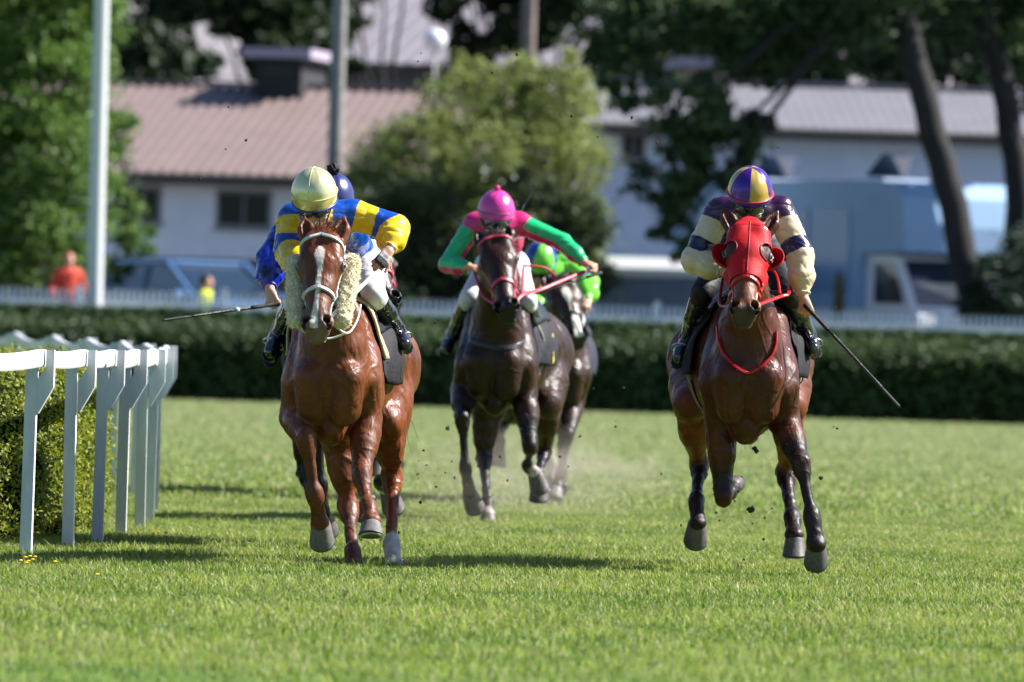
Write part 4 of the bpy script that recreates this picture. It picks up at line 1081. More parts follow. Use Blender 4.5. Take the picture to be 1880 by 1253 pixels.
# ---------------------------------------------------------------- two more runners almost hidden behind the others
if want('h5'):
    dup_src = H3 if 'H3' in globals() else None
    def clone(root, delta, label, group):
        def rec(o, par):
            c = o.copy(); COL.objects.link(c); c.parent = par
            for ch in list(o.children):
                if not ch.name.startswith('rein'): rec(ch, c)
            return c
        r = rec(root, None); r.rotation_euler = (0, 0, math.radians(11)); r.location = root.location+Vector(delta)+Vector((-.04, 0, 0)); r['label'] = label; r['group'] = group
        return r
if want('j5'):
    ROY = srgb(18, 44, 170); STAR = (.010, .010, .022)
    stars = [at(498, 480, 50.2), at(499, 522, 50.1), at(507, 447, 50.4), at(489, 500, 50.4), at(512, 500, 50.1), at(503, 462, 50.6)]
    def sf5(Vt, cols, arm, tt, J, isL, N):
        for k, s in enumerate(stars):
            dx = (Vt[:, 0]-s[0]); dz = (Vt[:, 2]-s[2]); r = np.hypot(dx, dz); a = np.arctan2(dx, dz)+k*.5
            m5 = np.abs(((a/(2*math.pi)*5) % 1)-.5)*2; R = .020+.034*m5**1.3
            cols[(r < R) & (np.abs(Vt[:, 1]-s[1]) < .12)] = STAR
        return cols
    j5 = dict(id='st', breeches=(.75, .76, .80), torso=ROY, sleevefn=sf5, bands=[(.06, ROY)], puff=.020, hump=.05, armstart=.06, h=.005,
        look=(0, -1, -.3), roll=.0,
        j=dict(helm=(611, 362, 50.3), shl=(536, 408, 50.6), shr=(640, 410, 50.6), ell=(494, 478, 50.5), elr=(662, 470, 50.5), wrl=(496, 534, 50.32), wrr=(640, 520, 50.3),
            hip=(600, 480, 51.1), knl=(538, 560, 50.8), knr=(650, 560, 50.8), anl=(512, 628, 51.1), anr=(668, 628, 51.1), tol=(500, 655, 51.0), tor=(676, 650, 51.0)),
        hands=dict(l=(nrm(at(506, 566, 50.28)-at(496, 534, 50.32)), (.35, .8, 0), (-1, -.2, 0), dict(curl=(.8, 1.3, 1.0), thumb=.7)), r=(V(-.5, -.8, -.2), (0, .2, -1), (0, -.3, 1))),
        helmetfn=lambda a, b: np.array(srgb(38, 44, 110)), pom=(.036, (.008, .008, .014), True))
    R5 = build_jockey(j5, 'jockey in royal blue silks with black stars, behind the chestnut horse')

    whip([at(512, 558, 50.2), at(345, 582, 49.85)], .0115, .0085, 'long black whip held low beside the chestnut horse by the starred jockey', band=.45)
if want('h5') and want('h3'):
    clone(H3.root, at(612, 690, 50.3)-at(906, 668, 57.95)+V(-.02, 0, -(at(612, 690, 50.3)[2]-at(906, 668, 57.95)[2])), 'dark racehorse almost wholly hidden behind the chestnut', GROUP_H)
if want('j2'):
    whip([at(1478, 560, 48.40), at(1618, 711, 48.05)], .0125, .0085, 'black whip pointing down from the bare hand of the plum and cream jockey')
if want('j6') and want('h3') and want('j3'):
    a = clone(H3.root, at(690, 660, 66.)*V(1, 1, 0)-at(906, 668, 57.95)*V(1, 1, 0)+V(-.22, 0, 0), 'racehorse farthest back behind the chestnut', GROUP_H)
    RED = srgb(225, 45, 30)
    j6 = dict(id='rd', breeches=(.7, .7, .74), torso=srgb(40, 30, 80), bands=[(.06, srgb(40, 30, 80))], puff=.01, hump=.05, h=.007,
        j=dict(helm=(676, 466, 66.), shl=(650, 500, 66.3), shr=(702, 500, 66.3), ell=(640, 545, 66.2), elr=(712, 545, 66.2), wrl=(665, 555, 66.), wrr=(690, 555, 66.),
            hip=(676, 520, 66.9), knl=(645, 590, 66.6), knr=(705, 590, 66.6), anl=(635, 640, 66.9), anr=(712, 640, 66.9), tol=(630, 660, 66.8), tor=(716, 660, 66.8)),
        hands=dict(l=(V(.3, -.9, -.2), (0, .2, -1), (0, -.3, 1)), r=(V(-.3, -.9, -.4), (0, .2, -1), (0, -.3, 1))), helmetfn=lambda a, b: np.array(RED))
    build_jockey(j6, 'distant jockey with red helmet seen behind the arm of the blue and yellow jockey')
# ================================================================ setting: turf, hedges, rails, trees, buildings, vehicles
def leaf_mesh(name, P, size, cols, m, parent=None, seed=1, up=0.0, aspect=.6):
    r = np.random.default_rng(seed); n = len(P)
    a = r.normal(size=(n, 3)); a /= np.linalg.norm(a, axis=1)[:, None]; b = r.normal(size=(n, 3)); b[:, 2] += up
    b = np.cross(a, b); b /= np.linalg.norm(b, axis=1)[:, None]
    s = (np.asarray(size)*r.uniform(.6, 1.3, n))[:, None]
    c = np.cross(a, b)*s*.18
    Vs = np.stack([P-a*s, P+b*s*aspect+c, P+a*s, P-b*s*aspect+c], 1).reshape(-1, 3)
    F = np.arange(4*n).reshape(n, 4)
    return mk(name, Vs, F, m, parent, cols=np.repeat(cols, 4, 0), smooth=False)
def leafcols(n, c0, c1, r, P=None, sc=.8):
    t = r.uniform(0, 1, n)
    if P is not None: t = np.clip(.55*t+.45*(.5+.5*snoise(P, sc, 2)), 0, 1)
    return np.array(c0)*(1-t)[:, None]+np.array(c1)*t[:, None]
LEAF = lambda: mat('leaves', attr=True, rough=.55, spec=.35, transl=.35)
def crown_pts(blobs, n, r, clump=.16):
    "leaf points in clumps near the surfaces of overlapping lobes"
    out = []; w = np.array([b[1]*b[2] for b in blobs]); w = w/w.sum()
    for b, q in zip(blobs, w):
        k = max(int(n*q), 10); nc = max(k//38, 4)
        d = r.normal(size=(nc, 3)); d /= np.linalg.norm(d, axis=1)[:, None]
        rad = r.uniform(.45, 1.08, nc)**.6
        cc = np.array(b[0])+d*rad[:, None]*np.array([b[1], b[1], b[2]])
        i = r.integers(0, nc, k); sg = clump*r.uniform(.6, 1.7, nc)*max(b[1], b[2])
        out.append(cc[i]+r.normal(size=(k, 3))*sg[i][:, None]*[1, 1, .7])
    return np.concatenate(out)
BARK = lambda: mat('bark', (.022, .020, .021), rough=.9, noise=.4, nscale=5, bump=.8, bscale=12)
def tree(label, trunk, blobs, n, size, c0, c1, seed, r0=.25, r1=.10, name='tree', group=None, clump=.16, limbs=5, bark=None):
    r = np.random.default_rng(seed); base = trunk[0]
    root = empty(name, base, label, 'tree' if name.endswith('tree') else 'bush', group)
    P = crown_pts(blobs, n, r, clump); P = P[P[:, 2] > .75]
    leaf_mesh('crown', P, size, leafcols(len(P), c0, c1, r, P), LEAF(), root, seed)
    m = MB(); pts = [np.array(p) for p in trunk]; f = []
    for i in range(len(pts)-1):
        for t in np.linspace(0, 1, 5)[:-1]: f.append(pts[i]*(1-t)+pts[i+1]*t+r.normal(size=3)*.02)
    f.append(pts[-1]); m.tube(f, list(np.linspace(r0, r1, len(f))), 12); m.build('trunk', bark or BARK(), root, smooth=True)
    top = pts[-1]
    for i in range(min(limbs, len(blobs))):
        b = blobs[int(i*len(blobs)/limbs)]; s = pts[-1]*.6+pts[-2]*.4; e = np.array(b[0]); m = MB(); q = [s*(1-t)+e*t+V(0, 0, .25*math.sin(t*3.14))+r.normal(size=3)*.05 for t in np.linspace(0, 1, 6)]
        m.tube(q, list(np.linspace(r1*.42, .02, 6)), 8); m.build('branch', bark or BARK(), root, smooth=True)
    return root

# ---------------------------------------------------------------- ground
TURF = mat('turf_soil', (.11, .175, .035), rough=.95, spec=.1, noise=.35, nscale=1.6, detail=10, bump=.5, bscale=14)
gx = np.linspace(-80, 80, 33); gy = np.concatenate([np.linspace(-5, 137.5, 40), [139, 141, 141.5, 150, 180, 240, 400, 1200]])
gv = np.array([(x*(1+max(y-150, 0)/60), y, 0.) for y in gy for x in gx]); gf = [(j*33+i, j*33+i+1, (j+1)*33+i+1, (j+1)*33+i) for j in range(len(gy)-1) for i in range(32)]
setp(mk('ground', gv, gf, TURF), kind='structure')
m = MB(); m.box((-40, 141.0, .004), (45, 330, .62)); setp(m.build('car_park', mat('asphalt', (.10, .10, .105), rough=.9, noise=.2, nscale=3)), kind='structure')
def blades(name, y0, y1, dens, w, hgt, seed, label):
    r = np.random.default_rng(seed); n = int(dens*(y1-y0)*((y0+y1)/2*.124+3.2)); Y = y0+(y1-y0)*np.sqrt(r.uniform(0, 1, n)) if y0 < 50 else r.uniform(y0, y1, n)
    hw = Y*.062+1.6; X = r.uniform(-1, 1, n)*hw; P = np.stack([X, Y, np.zeros(n)], 1)
    big = snoise(P, .9, 1); med = snoise(P, 3.5, 4)
    H_ = hgt*.78*(1+.34*big+.30*med)*r.uniform(.45, 1.25, n); tall = r.uniform(0, 1, n) < .012; H_[tall] *= 1.7
    th = r.uniform(0, 6.283, n); bx, by = np.cos(th), np.sin(th); ln = H_*r.uniform(.1, .95, n); la = r.uniform(0, 6.283, n); W_ = w*r.uniform(.6, 1.3, n)*.5
    def pt(f, lf, wf): return [np.stack([X+s*bx*W_*wf+np.cos(la)*ln*lf, Y+s*by*W_*wf+np.sin(la)*ln*lf, H_*f], 1) for s in (-1, 1)]
    b0, b1 = pt(0, 0, 1); m0, m1 = pt(.6, .3, .85); t0, t1 = pt(.97, 1, .12)
    Vs = np.stack([b0, b1, m0, m1, t0, t1], 1).reshape(-1, 3)
    k = np.arange(n)*6; F = np.concatenate([np.stack([k, k+1, k+3, k+2], 1), np.stack([k+2, k+3, k+5, k+4], 1)])
    g = np.array([.080, .190, .016]); g2 = np.array([.46, .54, .09]); dry = np.array([.58, .54, .28])
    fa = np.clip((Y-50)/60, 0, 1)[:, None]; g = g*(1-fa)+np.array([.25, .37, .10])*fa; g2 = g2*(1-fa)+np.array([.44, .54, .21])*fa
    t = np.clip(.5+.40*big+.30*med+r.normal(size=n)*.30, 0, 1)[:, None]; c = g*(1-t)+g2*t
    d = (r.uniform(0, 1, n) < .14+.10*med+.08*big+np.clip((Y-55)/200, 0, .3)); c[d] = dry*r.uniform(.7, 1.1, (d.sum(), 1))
    c *= r.uniform(.75, 1.15, (n, 1))
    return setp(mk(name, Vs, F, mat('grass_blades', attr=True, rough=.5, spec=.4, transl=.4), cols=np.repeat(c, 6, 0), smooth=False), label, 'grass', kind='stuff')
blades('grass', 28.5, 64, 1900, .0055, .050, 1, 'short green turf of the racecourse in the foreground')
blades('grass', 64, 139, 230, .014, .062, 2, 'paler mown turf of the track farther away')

# ---------------------------------------------------------------- hedges
def hedge(foot, zt, slope, label, n, size, c0, c1, seed, rough=.05):
    "foot = list of (x,y) outline (counter-clockwise); top narrows by slope"
    f = np.array(foot, float); c = f.mean(0); k = len(f)
    root = empty('hedge', (c[0], c[1], 0), label, 'hedge')
    # resample outline
    seg = np.linalg.norm(np.roll(f, -1, 0)-f, axis=1); L = seg.sum(); cs = np.concatenate([[0], np.cumsum(seg)]); N_ = int(L/.25); out = []
    for s in np.linspace(0, L, N_, endpoint=False):
        i = min(np.searchsorted(cs, s, 'right')-1, k-1); t = (s-cs[i])/seg[i]; out.append(f[i]*(1-t)+f[(i+1) % k]*t)
    out = np.array(out); tn = np.roll(out, -1, 0)-np.roll(out, 1, 0); nn = np.stack([tn[:, 1], -tn[:, 0]], 1); nn /= np.linalg.norm(nn, axis=1)[:, None]+1e-9
    levels = [(0, 0), (.15, .02), (.45, .03), (.68, .01), (.77, -slope*.05), (.82, -slope*.2), (.9, -slope*.5), (1., -slope)] if slope > .5 else [(0, 0), (.15, .02), (.45, .03), (.75, .01), (.9, -slope*.15), (.96, -slope*.45), (1., -slope)]
    vs = []
    for z, o in levels:
        for p, q in zip(out, nn): vs.append((p[0]+q[0]*o, p[1]+q[1]*o, z*zt))
    vs = np.array(vs); vs[:, :2] += .03*snoise(vs, 3, 3)[:, None]
    fs = [(i*N_+j, i*N_+(j+1) % N_, (i+1)*N_+(j+1) % N_, (i+1)*N_+j) for i in range(len(levels)-1) for j in range(N_)]+[tuple((len(levels)-1)*N_+j for j in range(N_))]
    mk('branches', vs, fs, mat('hedge_core', (.012, .018, .008), rough=1, spec=0), root)
    r = np.random.default_rng(seed); tri = np.array([(a, b, c_) for a, b, c_, d in fs[:-1]]+[(a, c_, d) for a, b, c_, d in fs[:-1]])
    A = vs[tri[:, 0]]; B = vs[tri[:, 1]]-A; D_ = vs[tri[:, 2]]-A; ar = np.linalg.norm(np.cross(B, D_), axis=1)
    # include the top
    kk = r.choice(len(tri), n, p=ar/ar.sum()); u, v = r.uniform(0, 1, (2, n)); fl = u+v > 1; u[fl] = 1-u[fl]; v[fl] = 1-v[fl]
    P = A[kk]+B[kk]*u[:, None]+D_[kk]*v[:, None]
    nr = np.cross(B, D_)[kk]; nr /= np.linalg.norm(nr, axis=1)[:, None]+1e-9
    P += nr*(rough*np.abs(r.normal(size=n))+rough*.8*snoise(P, 4, 1))[:, None]
    top = vs[-N_:]; nt_ = n//4; a_, b_ = r.integers(0, N_, (2, nt_)); t = r.uniform(0, 1, nt_)[:, None]
    Pt = top[a_]*t+top[b_]*(1-t); Pt[:, 2] += rough*np.abs(r.normal(size=nt_))*1.3
    P = np.concatenate([P, Pt]); P = P[P[:, 2] > .0]
    leaf_mesh('foliage', P, size, leafcols(len(P), c0, c1, r, P, 2.), LEAF(), root, seed)
    return root
hedge([(-17, 138.2), (17, 138.2), (17, 140.4), (-17, 140.4)], 1.41, 1.25, 'long dark clipped hedge across the far side of the track', 60000, .055, (.045, .095, .045), (.12, .18, .055), 11, .03)
hedge([(-4.4, 47.6), (-3.5, 48.4), (-2.95, 49.8), (-2.68, 51.6), (-2.62, 53.6), (-2.72, 56), (-2.95, 59.5), (-3.4, 63), (-4.2, 67), (-5.0, 72), (-9, 76), (-9, 47.6)], 1.0, .10, 'leafy yellow green hedge inside the white running rail', 110000, .016, (.10, .18, .018), (.50, .52, .05), 12, .035)

# ---------------------------------------------------------------- running rail
rail_root = empty('running_rail', at(60, 1020, 48.2)*V(1, 1, 0), 'white painted running rail on bracketed posts curving round the bend', 'rail')
WP = mat('white_paint_worn', (.80, .82, .85), rough=.55, noise=.26, nscale=5, detail=8, bump=.2, bscale=30, stretch=(1, 1, .25))
WR = mat('white_rail', (.84, .85, .86), rough=.45, noise=.05, nscale=3)
fp = [(-3.05, 45.6), (-2.71, 48.2), (-2.545, 49.6), (-2.432, 50.8), (-2.372, 52.5), (-2.325, 54.1), (-2.36, 56.3), (-2.43, 58.7), (-2.53, 61.2), (-2.80, 64.0), (-3.2, 69), (-3.75, 74.5), (-4.4, 81), (-5.2, 88.5), (-6.2, 97), (-7.4, 106)]
heads = []
for i, (x, y) in enumerate(fp):
    a = np.array(fp[max(i-1, 0)]); b = np.array(fp[min(i+1, len(fp)-1)]); t = nrm(b-a); o = V(t[1], -t[0])
    if o[0] < 0 and y < 66: o = -o
    if y >= 56: pass
    ang = math.atan2(t[1], t[0]); M = Matrix.Translation((x, y, 0)) @ Matrix.Rotation(ang-math.pi/2, 4, 'Z')
    m = MB(); lean = .008*math.sin(i*2.3)
    m.box((-.033, -.023, 0), (.033, .023, 1.145), M=M @ Matrix.Rotation(lean, 4, 'Y'))
    po = m.build('post', WP, rail_root)
    m = MB(); prof = [(.035, .80), (.050, .80), (.134, .95), (.134, 1.16), (.088, 1.16), (.088, 1.06), (.035, .98)]
    m.prism(prof, 1, -.021, .021); m.v = [tuple(M @ Vector(v)) for v in m.v]; m.build('bracket', WP, po)
    heads.append(np.array(M @ Vector((.055, 0, 1.115))))
for i in range(len(heads)-1):
    p0, p1 = heads[i], heads[i+1]; t = nrm(p1-p0); pts = []; m = MB(); L_ = np.linalg.norm(p1-p0); sg = .010*L_
    q = [p0*(1-s)+p1*s-V(0, 0, 4*sg*s*(1-s)) for s in np.linspace(.005, .995, 9)]
    # flat oval plank
    
    vs_ = []
    for k_, c_ in enumerate(q):
        nn_ = nrm(np.cross(t, (0, 0, 1)))
        for a_, b_ in ((-.016, -.048), (-.022, -.036), (-.022, .036), (-.016, .048), (.016, .048), (.022, .036), (.022, -.036), (.016, -.048)): vs_.append(c_+nn_*a_+V(0, 0, b_))
    m.add(vs_, [(k_*8+a_, k_*8+(a_+1) % 8, k_*8+8+(a_+1) % 8, k_*8+8+a_) for k_ in range(8) for a_ in range(8)]+[tuple(range(7, -1, -1)), tuple(range(64, 72))])
    mk('rail', np.array(m.v), m.f, WR, rail_root, smooth=False)
# ---------------------------------------------------------------- picket fence behind the far hedge
pf = empty('picket_fence', (0, 141.6, .6), 'long white picket fence standing behind the far hedge', 'fence')
PW = mat('picket_paint', (1.1, 1.12, 1.14), rough=.6)
for k in range(-7, 8):
    x0 = k*2.4; m = MB()
    for j in range(22):
        x = x0+.10+j*.105; m.prism([(x, .70), (x+.055, .70), (x+.055, 1.74), (x+.0275, 1.80), (x, 1.74)], 1, 141.60, 141.62)
    m.box((x0+.05, 141.625, .95), (x0+2.36, 141.66, 1.03)); m.box((x0+.05, 141.625, 1.52), (x0+2.36, 141.66, 1.60)); m.build('picket_panel', PW, pf)
    m = MB(); m.box((x0-.05, 141.62, .62), (x0+.045, 141.72, 1.86)); m.build('post', PW, pf)
# ---------------------------------------------------------------- poles and lamp
def pole(name, label, p0, p1, r0, r1, m_, cat='pole'):
    root = empty(name, p0, label, cat); m = MB(); k = [p0*(1-t)+p1*t for t in np.linspace(0, 1, 9)]; m.tube(k, list(np.linspace(r0, r1, 9)), 20); m.build('shaft', m_, root, smooth=True)
    m = MB(); m.lathe([(r0*1.5, 0), (r0*1.5, .10), (r0*1.15, .16)], p0, n=20); m.build('base_collar', m_, root, smooth=True)
    m = MB(); m.lathe([(r1, 0), (r1*1.1, .02), (r1*.6, .08)], p1, n=20); m.build('cap', m_, root, smooth=True); return root
pb = at(174, 560, 140.9); pt_ = at(187, 0, 140.9); pb[2] = 0
pole('flagpole', 'tall white pole rising from behind the hedge in front of the left tree', pb, pb+(pt_-pb)*1.35*V(1, 1, 1), .135, .115, mat('white_pole', (.80, .81, .83), rough=.4), 'pole')
pb = at(606, 560, 151.); pt_ = at(624, 0, 151.); pb[2] = .62
pole('utility_pole', 'grey concrete pole beside the brown roofed house', pb, pb+(pt_-pb)*1.4, .15, .12, mat('concrete_pole', (.30, .29, .28), rough=.85, noise=.2, nscale=6), 'pole')
pb = at(957, 500, 168.); pt_ = at(957, 0, 168.); pb[2] = .62; pt_[0] = pb[0]
pole('utility_pole', 'brownish wooden pole rising behind the central bush', pb, pb+(pt_-pb)*1.3, .17, .13, mat('wood_pole', (.22, .17, .15), rough=.9, noise=.3, nscale=6), 'pole')
gc = at(799, 75, 186.); gb = gc*V(1, 1, 0)+V(0, 0, .62)
root = empty('globe_lamp', gb, 'white globe lamp high on a thin post before the grey roof', 'lamp')
m = MB(); m.lathe([(.25*math.sin(a)+.0001, -.25*math.cos(a)) for a in np.linspace(0, math.pi, 14)], gc, n=20); m.build('globe', mat('globe_white', (.9, .92, .94), rough=.3), root, smooth=True)
m = MB(); m.tube([gb, gc-V(0, 0, .24)], .035, 8); m.build('post', mat('lamp_post', (.3, .3, .3), rough=.6), root, smooth=True)

# ---------------------------------------------------------------- buildings
def building(label, px0, px1, py_eave, D, yaw, ridge_h, depth, wallc, roofc, wins, plinth=None, rib=.30, dorm=(), overh=.6):
    "long low building; local x along the front wall, y backwards"
    A = at(px0, py_eave, D); W_ = (px1-px0)*D/FPX/math.cos(yaw); ze = at((px0+px1)/2, py_eave+(px1-px0)/2*ROLL*0, D)[2]
    g = .62; M = Matrix.Translation((A[0], D, g)) @ Matrix.Rotation(yaw, 4, 'Z'); ze = ze-g
    root = empty('house', (A[0], D, g), label, 'building'); X = lambda m: setattr(m, 'v', [tuple(M @ Vector(v)) for v in m.v]) or m
    Mi = M.inverted()
    def loc(px, py):                                              # wall-plane local coordinates of a photo pixel
        o = Vector(at(px, py, 1.)); d = Vector(at(px, py, 2.))-o; o = o*1; a = Mi @ o; b = (Mi @ (o+d))-a; t = (0-a[1])/b[1]; q = a+b*t; return q[0], q[2]
    wm_ = mat('wall_'+str(D), wallc, rough=.85, noise=.07, nscale=2, detail=6)
    m = MB(); m.box((0, 0, 0), (W_, depth, ze+.05)); X(m).build('wall', wm_, root)
    if plinth: m = MB(); h0 = loc(*plinth[0])[1]; m.box((-.03, -.04, 0), (W_+.03, -.002, h0)); X(m).build('plinth', mat('plinth_'+str(D), plinth[1], rough=.9, noise=.2, nscale=3), root)
    # ribbed roof
    m = MB(); n = int((W_+1.2)/rib); half = depth/2
    for sgn in (0, 1):
        for i in range(n):
            x = -.6+i*rib
            y0, y1 = (-overh, half) if sgn == 0 else (depth+overh, half)
            z0 = ze-.05; z1 = ze+ridge_h
            for a_, b_, h_ in ((0, .62, 0), (.62, 1., .045 if rib > .25 else .010)):
                vs = [(x+rib*a_, y0, z0+h_), (x+rib*b_, y0, z0+h_), (x+rib*b_, y1, z1+h_), (x+rib*a_, y1, z1+h_)]
                vs += [(p[0], p[1], p[2]-.14-h_) for p in vs]
                m.add(vs, [(0, 1, 2, 3), (7, 6, 5, 4), (0, 4, 5, 1), (1, 5, 6, 2), (2, 6, 7, 3), (3, 7, 4, 0)])
    rf = X(m).build('roof', mat('roof_'+str(D), roofc, rough=.6, noise=.10, nscale=1.2, detail=6), root)
    m = MB(); m.box((-.6, half-.15, ze+ridge_h+.02), (W_+.6, half+.15, ze+ridge_h+.10)); X(m).build('ridge_cap', mat('roof_'+str(D)), rf)
    m = MB(); m.tube([(-.6, -overh-.06, ze-.10), (W_+.6, -overh-.06, ze-.10)], .07, 8); X(m).build('gutter', mat('gutter', (.10, .085, .08), rough=.6), rf)
    m = MB(); m.box((-.6, -overh, ze-.26), (W_+.6, 0, ze-.20)); X(m).build('soffit', mat('soffit', (.12, .10, .09), rough=.8), rf)
    m = MB(); 
    for x in (-.0, W_): m.add([(x, 0, ze), (x, depth, ze), (x, half, ze+ridge_h-.15)], [(0, 1, 2)])
    X(m).build('gable', wm_, root)
    for (x0, y0, x1, y1) in wins:
        a_ = loc(x0, y1); b_ = loc(x1, y0); m = MB()
        for lo, hi in (((a_[0]-.07, -.05, a_[1]-.07), (b_[0]+.07, -.003, a_[1])), ((a_[0]-.07, -.05, b_[1]), (b_[0]+.07, -.003, b_[1]+.07)), ((a_[0]-.07, -.05, a_[1]+.002), (a_[0], -.003, b_[1]-.002)), ((b_[0], -.05, a_[1]+.002), (b_[0]+.07, -.003, b_[1]-.002)), (((a_[0]+b_[0])/2-.02, -.045, a_[1]+.002), ((a_[0]+b_[0])/2+.02, -.012, b_[1]-.002))): m.box(lo, hi)
        wf = X(m).build('window', mat('window_frame', (.32, .31, .30), rough=.6), root)
        m = MB(); m.box((a_[0]+.002, -.011, a_[1]+.002), (b_[0]-.002, -.004, b_[1]-.002)); X(m).build('pane', mat('dark_glass', (.012, .016, .02), rough=.12, spec=.25), wf)
        m = MB(); m.box((a_[0]-.12, -.12, a_[1]-.12), (b_[0]+.12, -.006, a_[1]-.075)); X(m).build('sill', mat('window_frame'), wf)
    for (x0, x1, ytop, D_, c0, c1) in dorm:
        sh_ = math.tan(yaw)*half*.85; lx0 = (x0-px0)*D/FPX/math.cos(yaw)+sh_; lx1 = (x1-px0)*D/FPX/math.cos(yaw)+sh_; zt = at((x0+x1)/2, ytop, D+half*.7)[2]-g
        m = MB(); m.box((lx0+.1, half*.86, ze), (lx1-.1, half*1.3, zt)); dm = X(m).build('dormer', mat('dormer_%d' % int(x0), c0, rough=.8), root)
        m = MB(); m.box((lx0-.15, half*.86-.3, zt+.002), (lx1+.15, half*1.3+.3, zt+.20)); X(m).build('dormer_roof', mat('dormroof_%d' % int(x0), c1, rough=.6), dm)
        m = MB(); m.box((lx0+.25, half*.86-.02, zt-.45), (lx1-.25, half*.86-.003, zt-.12)); X(m).build('dormer_window', mat('dark_glass'), dm)
    return root
building('long white house with brown corrugated roof and dark windows on the left', -90, 815, 318, 176, math.radians(-9), 1.95, 13, (1.12, 1.10, 1.14), srgb(134, 116, 112),
    [(402, 357, 494, 412), (236, 350, 291, 404)], plinth=((350, 474), srgb(120, 100, 92)), rib=.26, dorm=[(440, 545, 106, 0, srgb(40, 40, 46), srgb(176, 165, 185))])
building('pale blue grey stable block with grey roof behind the lorry', 1112, 2010, 236, 170, math.radians(2), .95, 10, (.66, .74, .90), srgb(124, 122, 128),
    [(1146, 250, 1180, 290)], rib=.22, dorm=[(1250, 1342, 122, 0, srgb(150, 135, 125), srgb(150, 142, 160))])
building('far building whose big grey roof shows through the dark trees', 560, 1010, 120, 224, math.radians(-24), 4.6, 20, srgb(120, 116, 120), srgb(150, 143, 150), [], rib=.5)
# hillside behind
hx = np.linspace(-160, 160, 41); hy = np.linspace(262, 520, 18); hv = []
for y in hy:
    for x in hx:
        t = (y-262)/258; hv.append((x, y, .3+60*t**.9*(1+.15*math.sin(x*.05+1)+.1*math.sin(x*.13))))
setp(mk('hillside', np.array(hv), [(j*41+i, j*41+i+1, (j+1)*41+i+1, (j+1)*41+i) for j in range(17) for i in range(40)], mat('dry_hillside', (.28, .25, .265), rough=.95, noise=.45, nscale=.12, detail=9)), kind='structure')

# ---------------------------------------------------------------- trees
def B(px, py, D, r, rz=None): return (at(px, py, D), r, rz or r)
GL = ((.045, .12, .024), (.26, .40, .08))
tree('broad bright green tree at the left edge behind the white pole', [at(60, 560, 147)*V(1, 1, 0)+V(0, 0, .6), at(70, 420, 147), at(60, 200, 147)],
     [B(40, 60, 147, 1.1, .9), B(110, 150, 146.5, .9, .8), B(-20, 220, 147, 1.2, .9), B(70, 260, 146, 1.0, .9), B(130, 20, 147, .8, .7), B(170, 90, 147, .55, .6), B(20, 380, 146.5, 1.0, .8), B(110, 380, 146, .95, .8), B(160, 300, 147, .6, .5), B(70, 480, 146, .9, .55), B(-40, 470, 146, .9, .6), B(0, -60, 147, 1.4, .8), B(100, -60, 147, 1.1, .7)],
     30000, .075, *GL, 21, r0=.2, r1=.1, clump=.15)
tree('small loose tree between the left tree and the house wall', [at(235, 560, 148.5)*V(1, 1, 0)+V(0, 0, .6), at(235, 430, 148.5), at(230, 300, 148.5)],
     [B(212, 250, 148.5, .26, .5), B(220, 380, 148.5, .36, .4), B(245, 440, 148, .34, .28), B(225, 500, 148, .35, .3)],
     2600, .065, *GL, 22, r0=.08, r1=.04, name='young_tree', clump=.2)
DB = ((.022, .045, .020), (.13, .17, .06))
OL = ((.07, .12, .03), (.50, .56, .17))
tree('large light green bush in front of the house, in the middle of the picture', [at(860, 560, 151)*V(1, 1, 0)+V(0, 0, .6), at(860, 430, 151), at(880, 300, 151)],
     [B(850, 210, 151, .75, .7), B(930, 190, 151, .75, .65), B(1030, 200, 151, .70, .7), B(780, 280, 150.5, .8, .7), B(700, 300, 150.5, .6, .55), B(880, 300, 150, .8, .6), B(980, 290, 150.5, .8, .7), B(1060, 310, 151, .5, .7), B(655, 350, 151, .42, .4), B(820, 380, 150, .9, .7), B(940, 400, 150.5, .9, .7), B(720, 420, 151, .8, .6), B(1040, 430, 151, .65, .7), B(850, 490, 151, 1., .6), B(990, 500, 151, .9, .6), B(700, 510, 151.5, .7, .5), B(860, 130, 151, .3, .4), B(1050, 130, 151, .28, .4), B(960, 140, 151, .3, .4)],
     46000, .050, *OL, 23, r0=.16, r1=.08, name='bush', clump=.17)
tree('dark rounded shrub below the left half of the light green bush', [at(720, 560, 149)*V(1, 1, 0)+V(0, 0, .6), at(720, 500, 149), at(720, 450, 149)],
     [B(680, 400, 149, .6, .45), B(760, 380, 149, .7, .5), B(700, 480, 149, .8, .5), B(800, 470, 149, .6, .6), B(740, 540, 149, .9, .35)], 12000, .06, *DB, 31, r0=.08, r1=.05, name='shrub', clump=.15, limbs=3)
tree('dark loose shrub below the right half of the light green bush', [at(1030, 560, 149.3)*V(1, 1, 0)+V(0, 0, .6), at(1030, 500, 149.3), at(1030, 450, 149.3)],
     [B(980, 350, 149, .40, .35), B(1060, 410, 149, .5, .5), B(970, 460, 149, .5, .5), B(1060, 510, 149, .6, .4), B(900, 510, 149, .7, .4)], 9000, .06, *DB, 32, r0=.08, r1=.05, name='shrub', clump=.16, limbs=3)
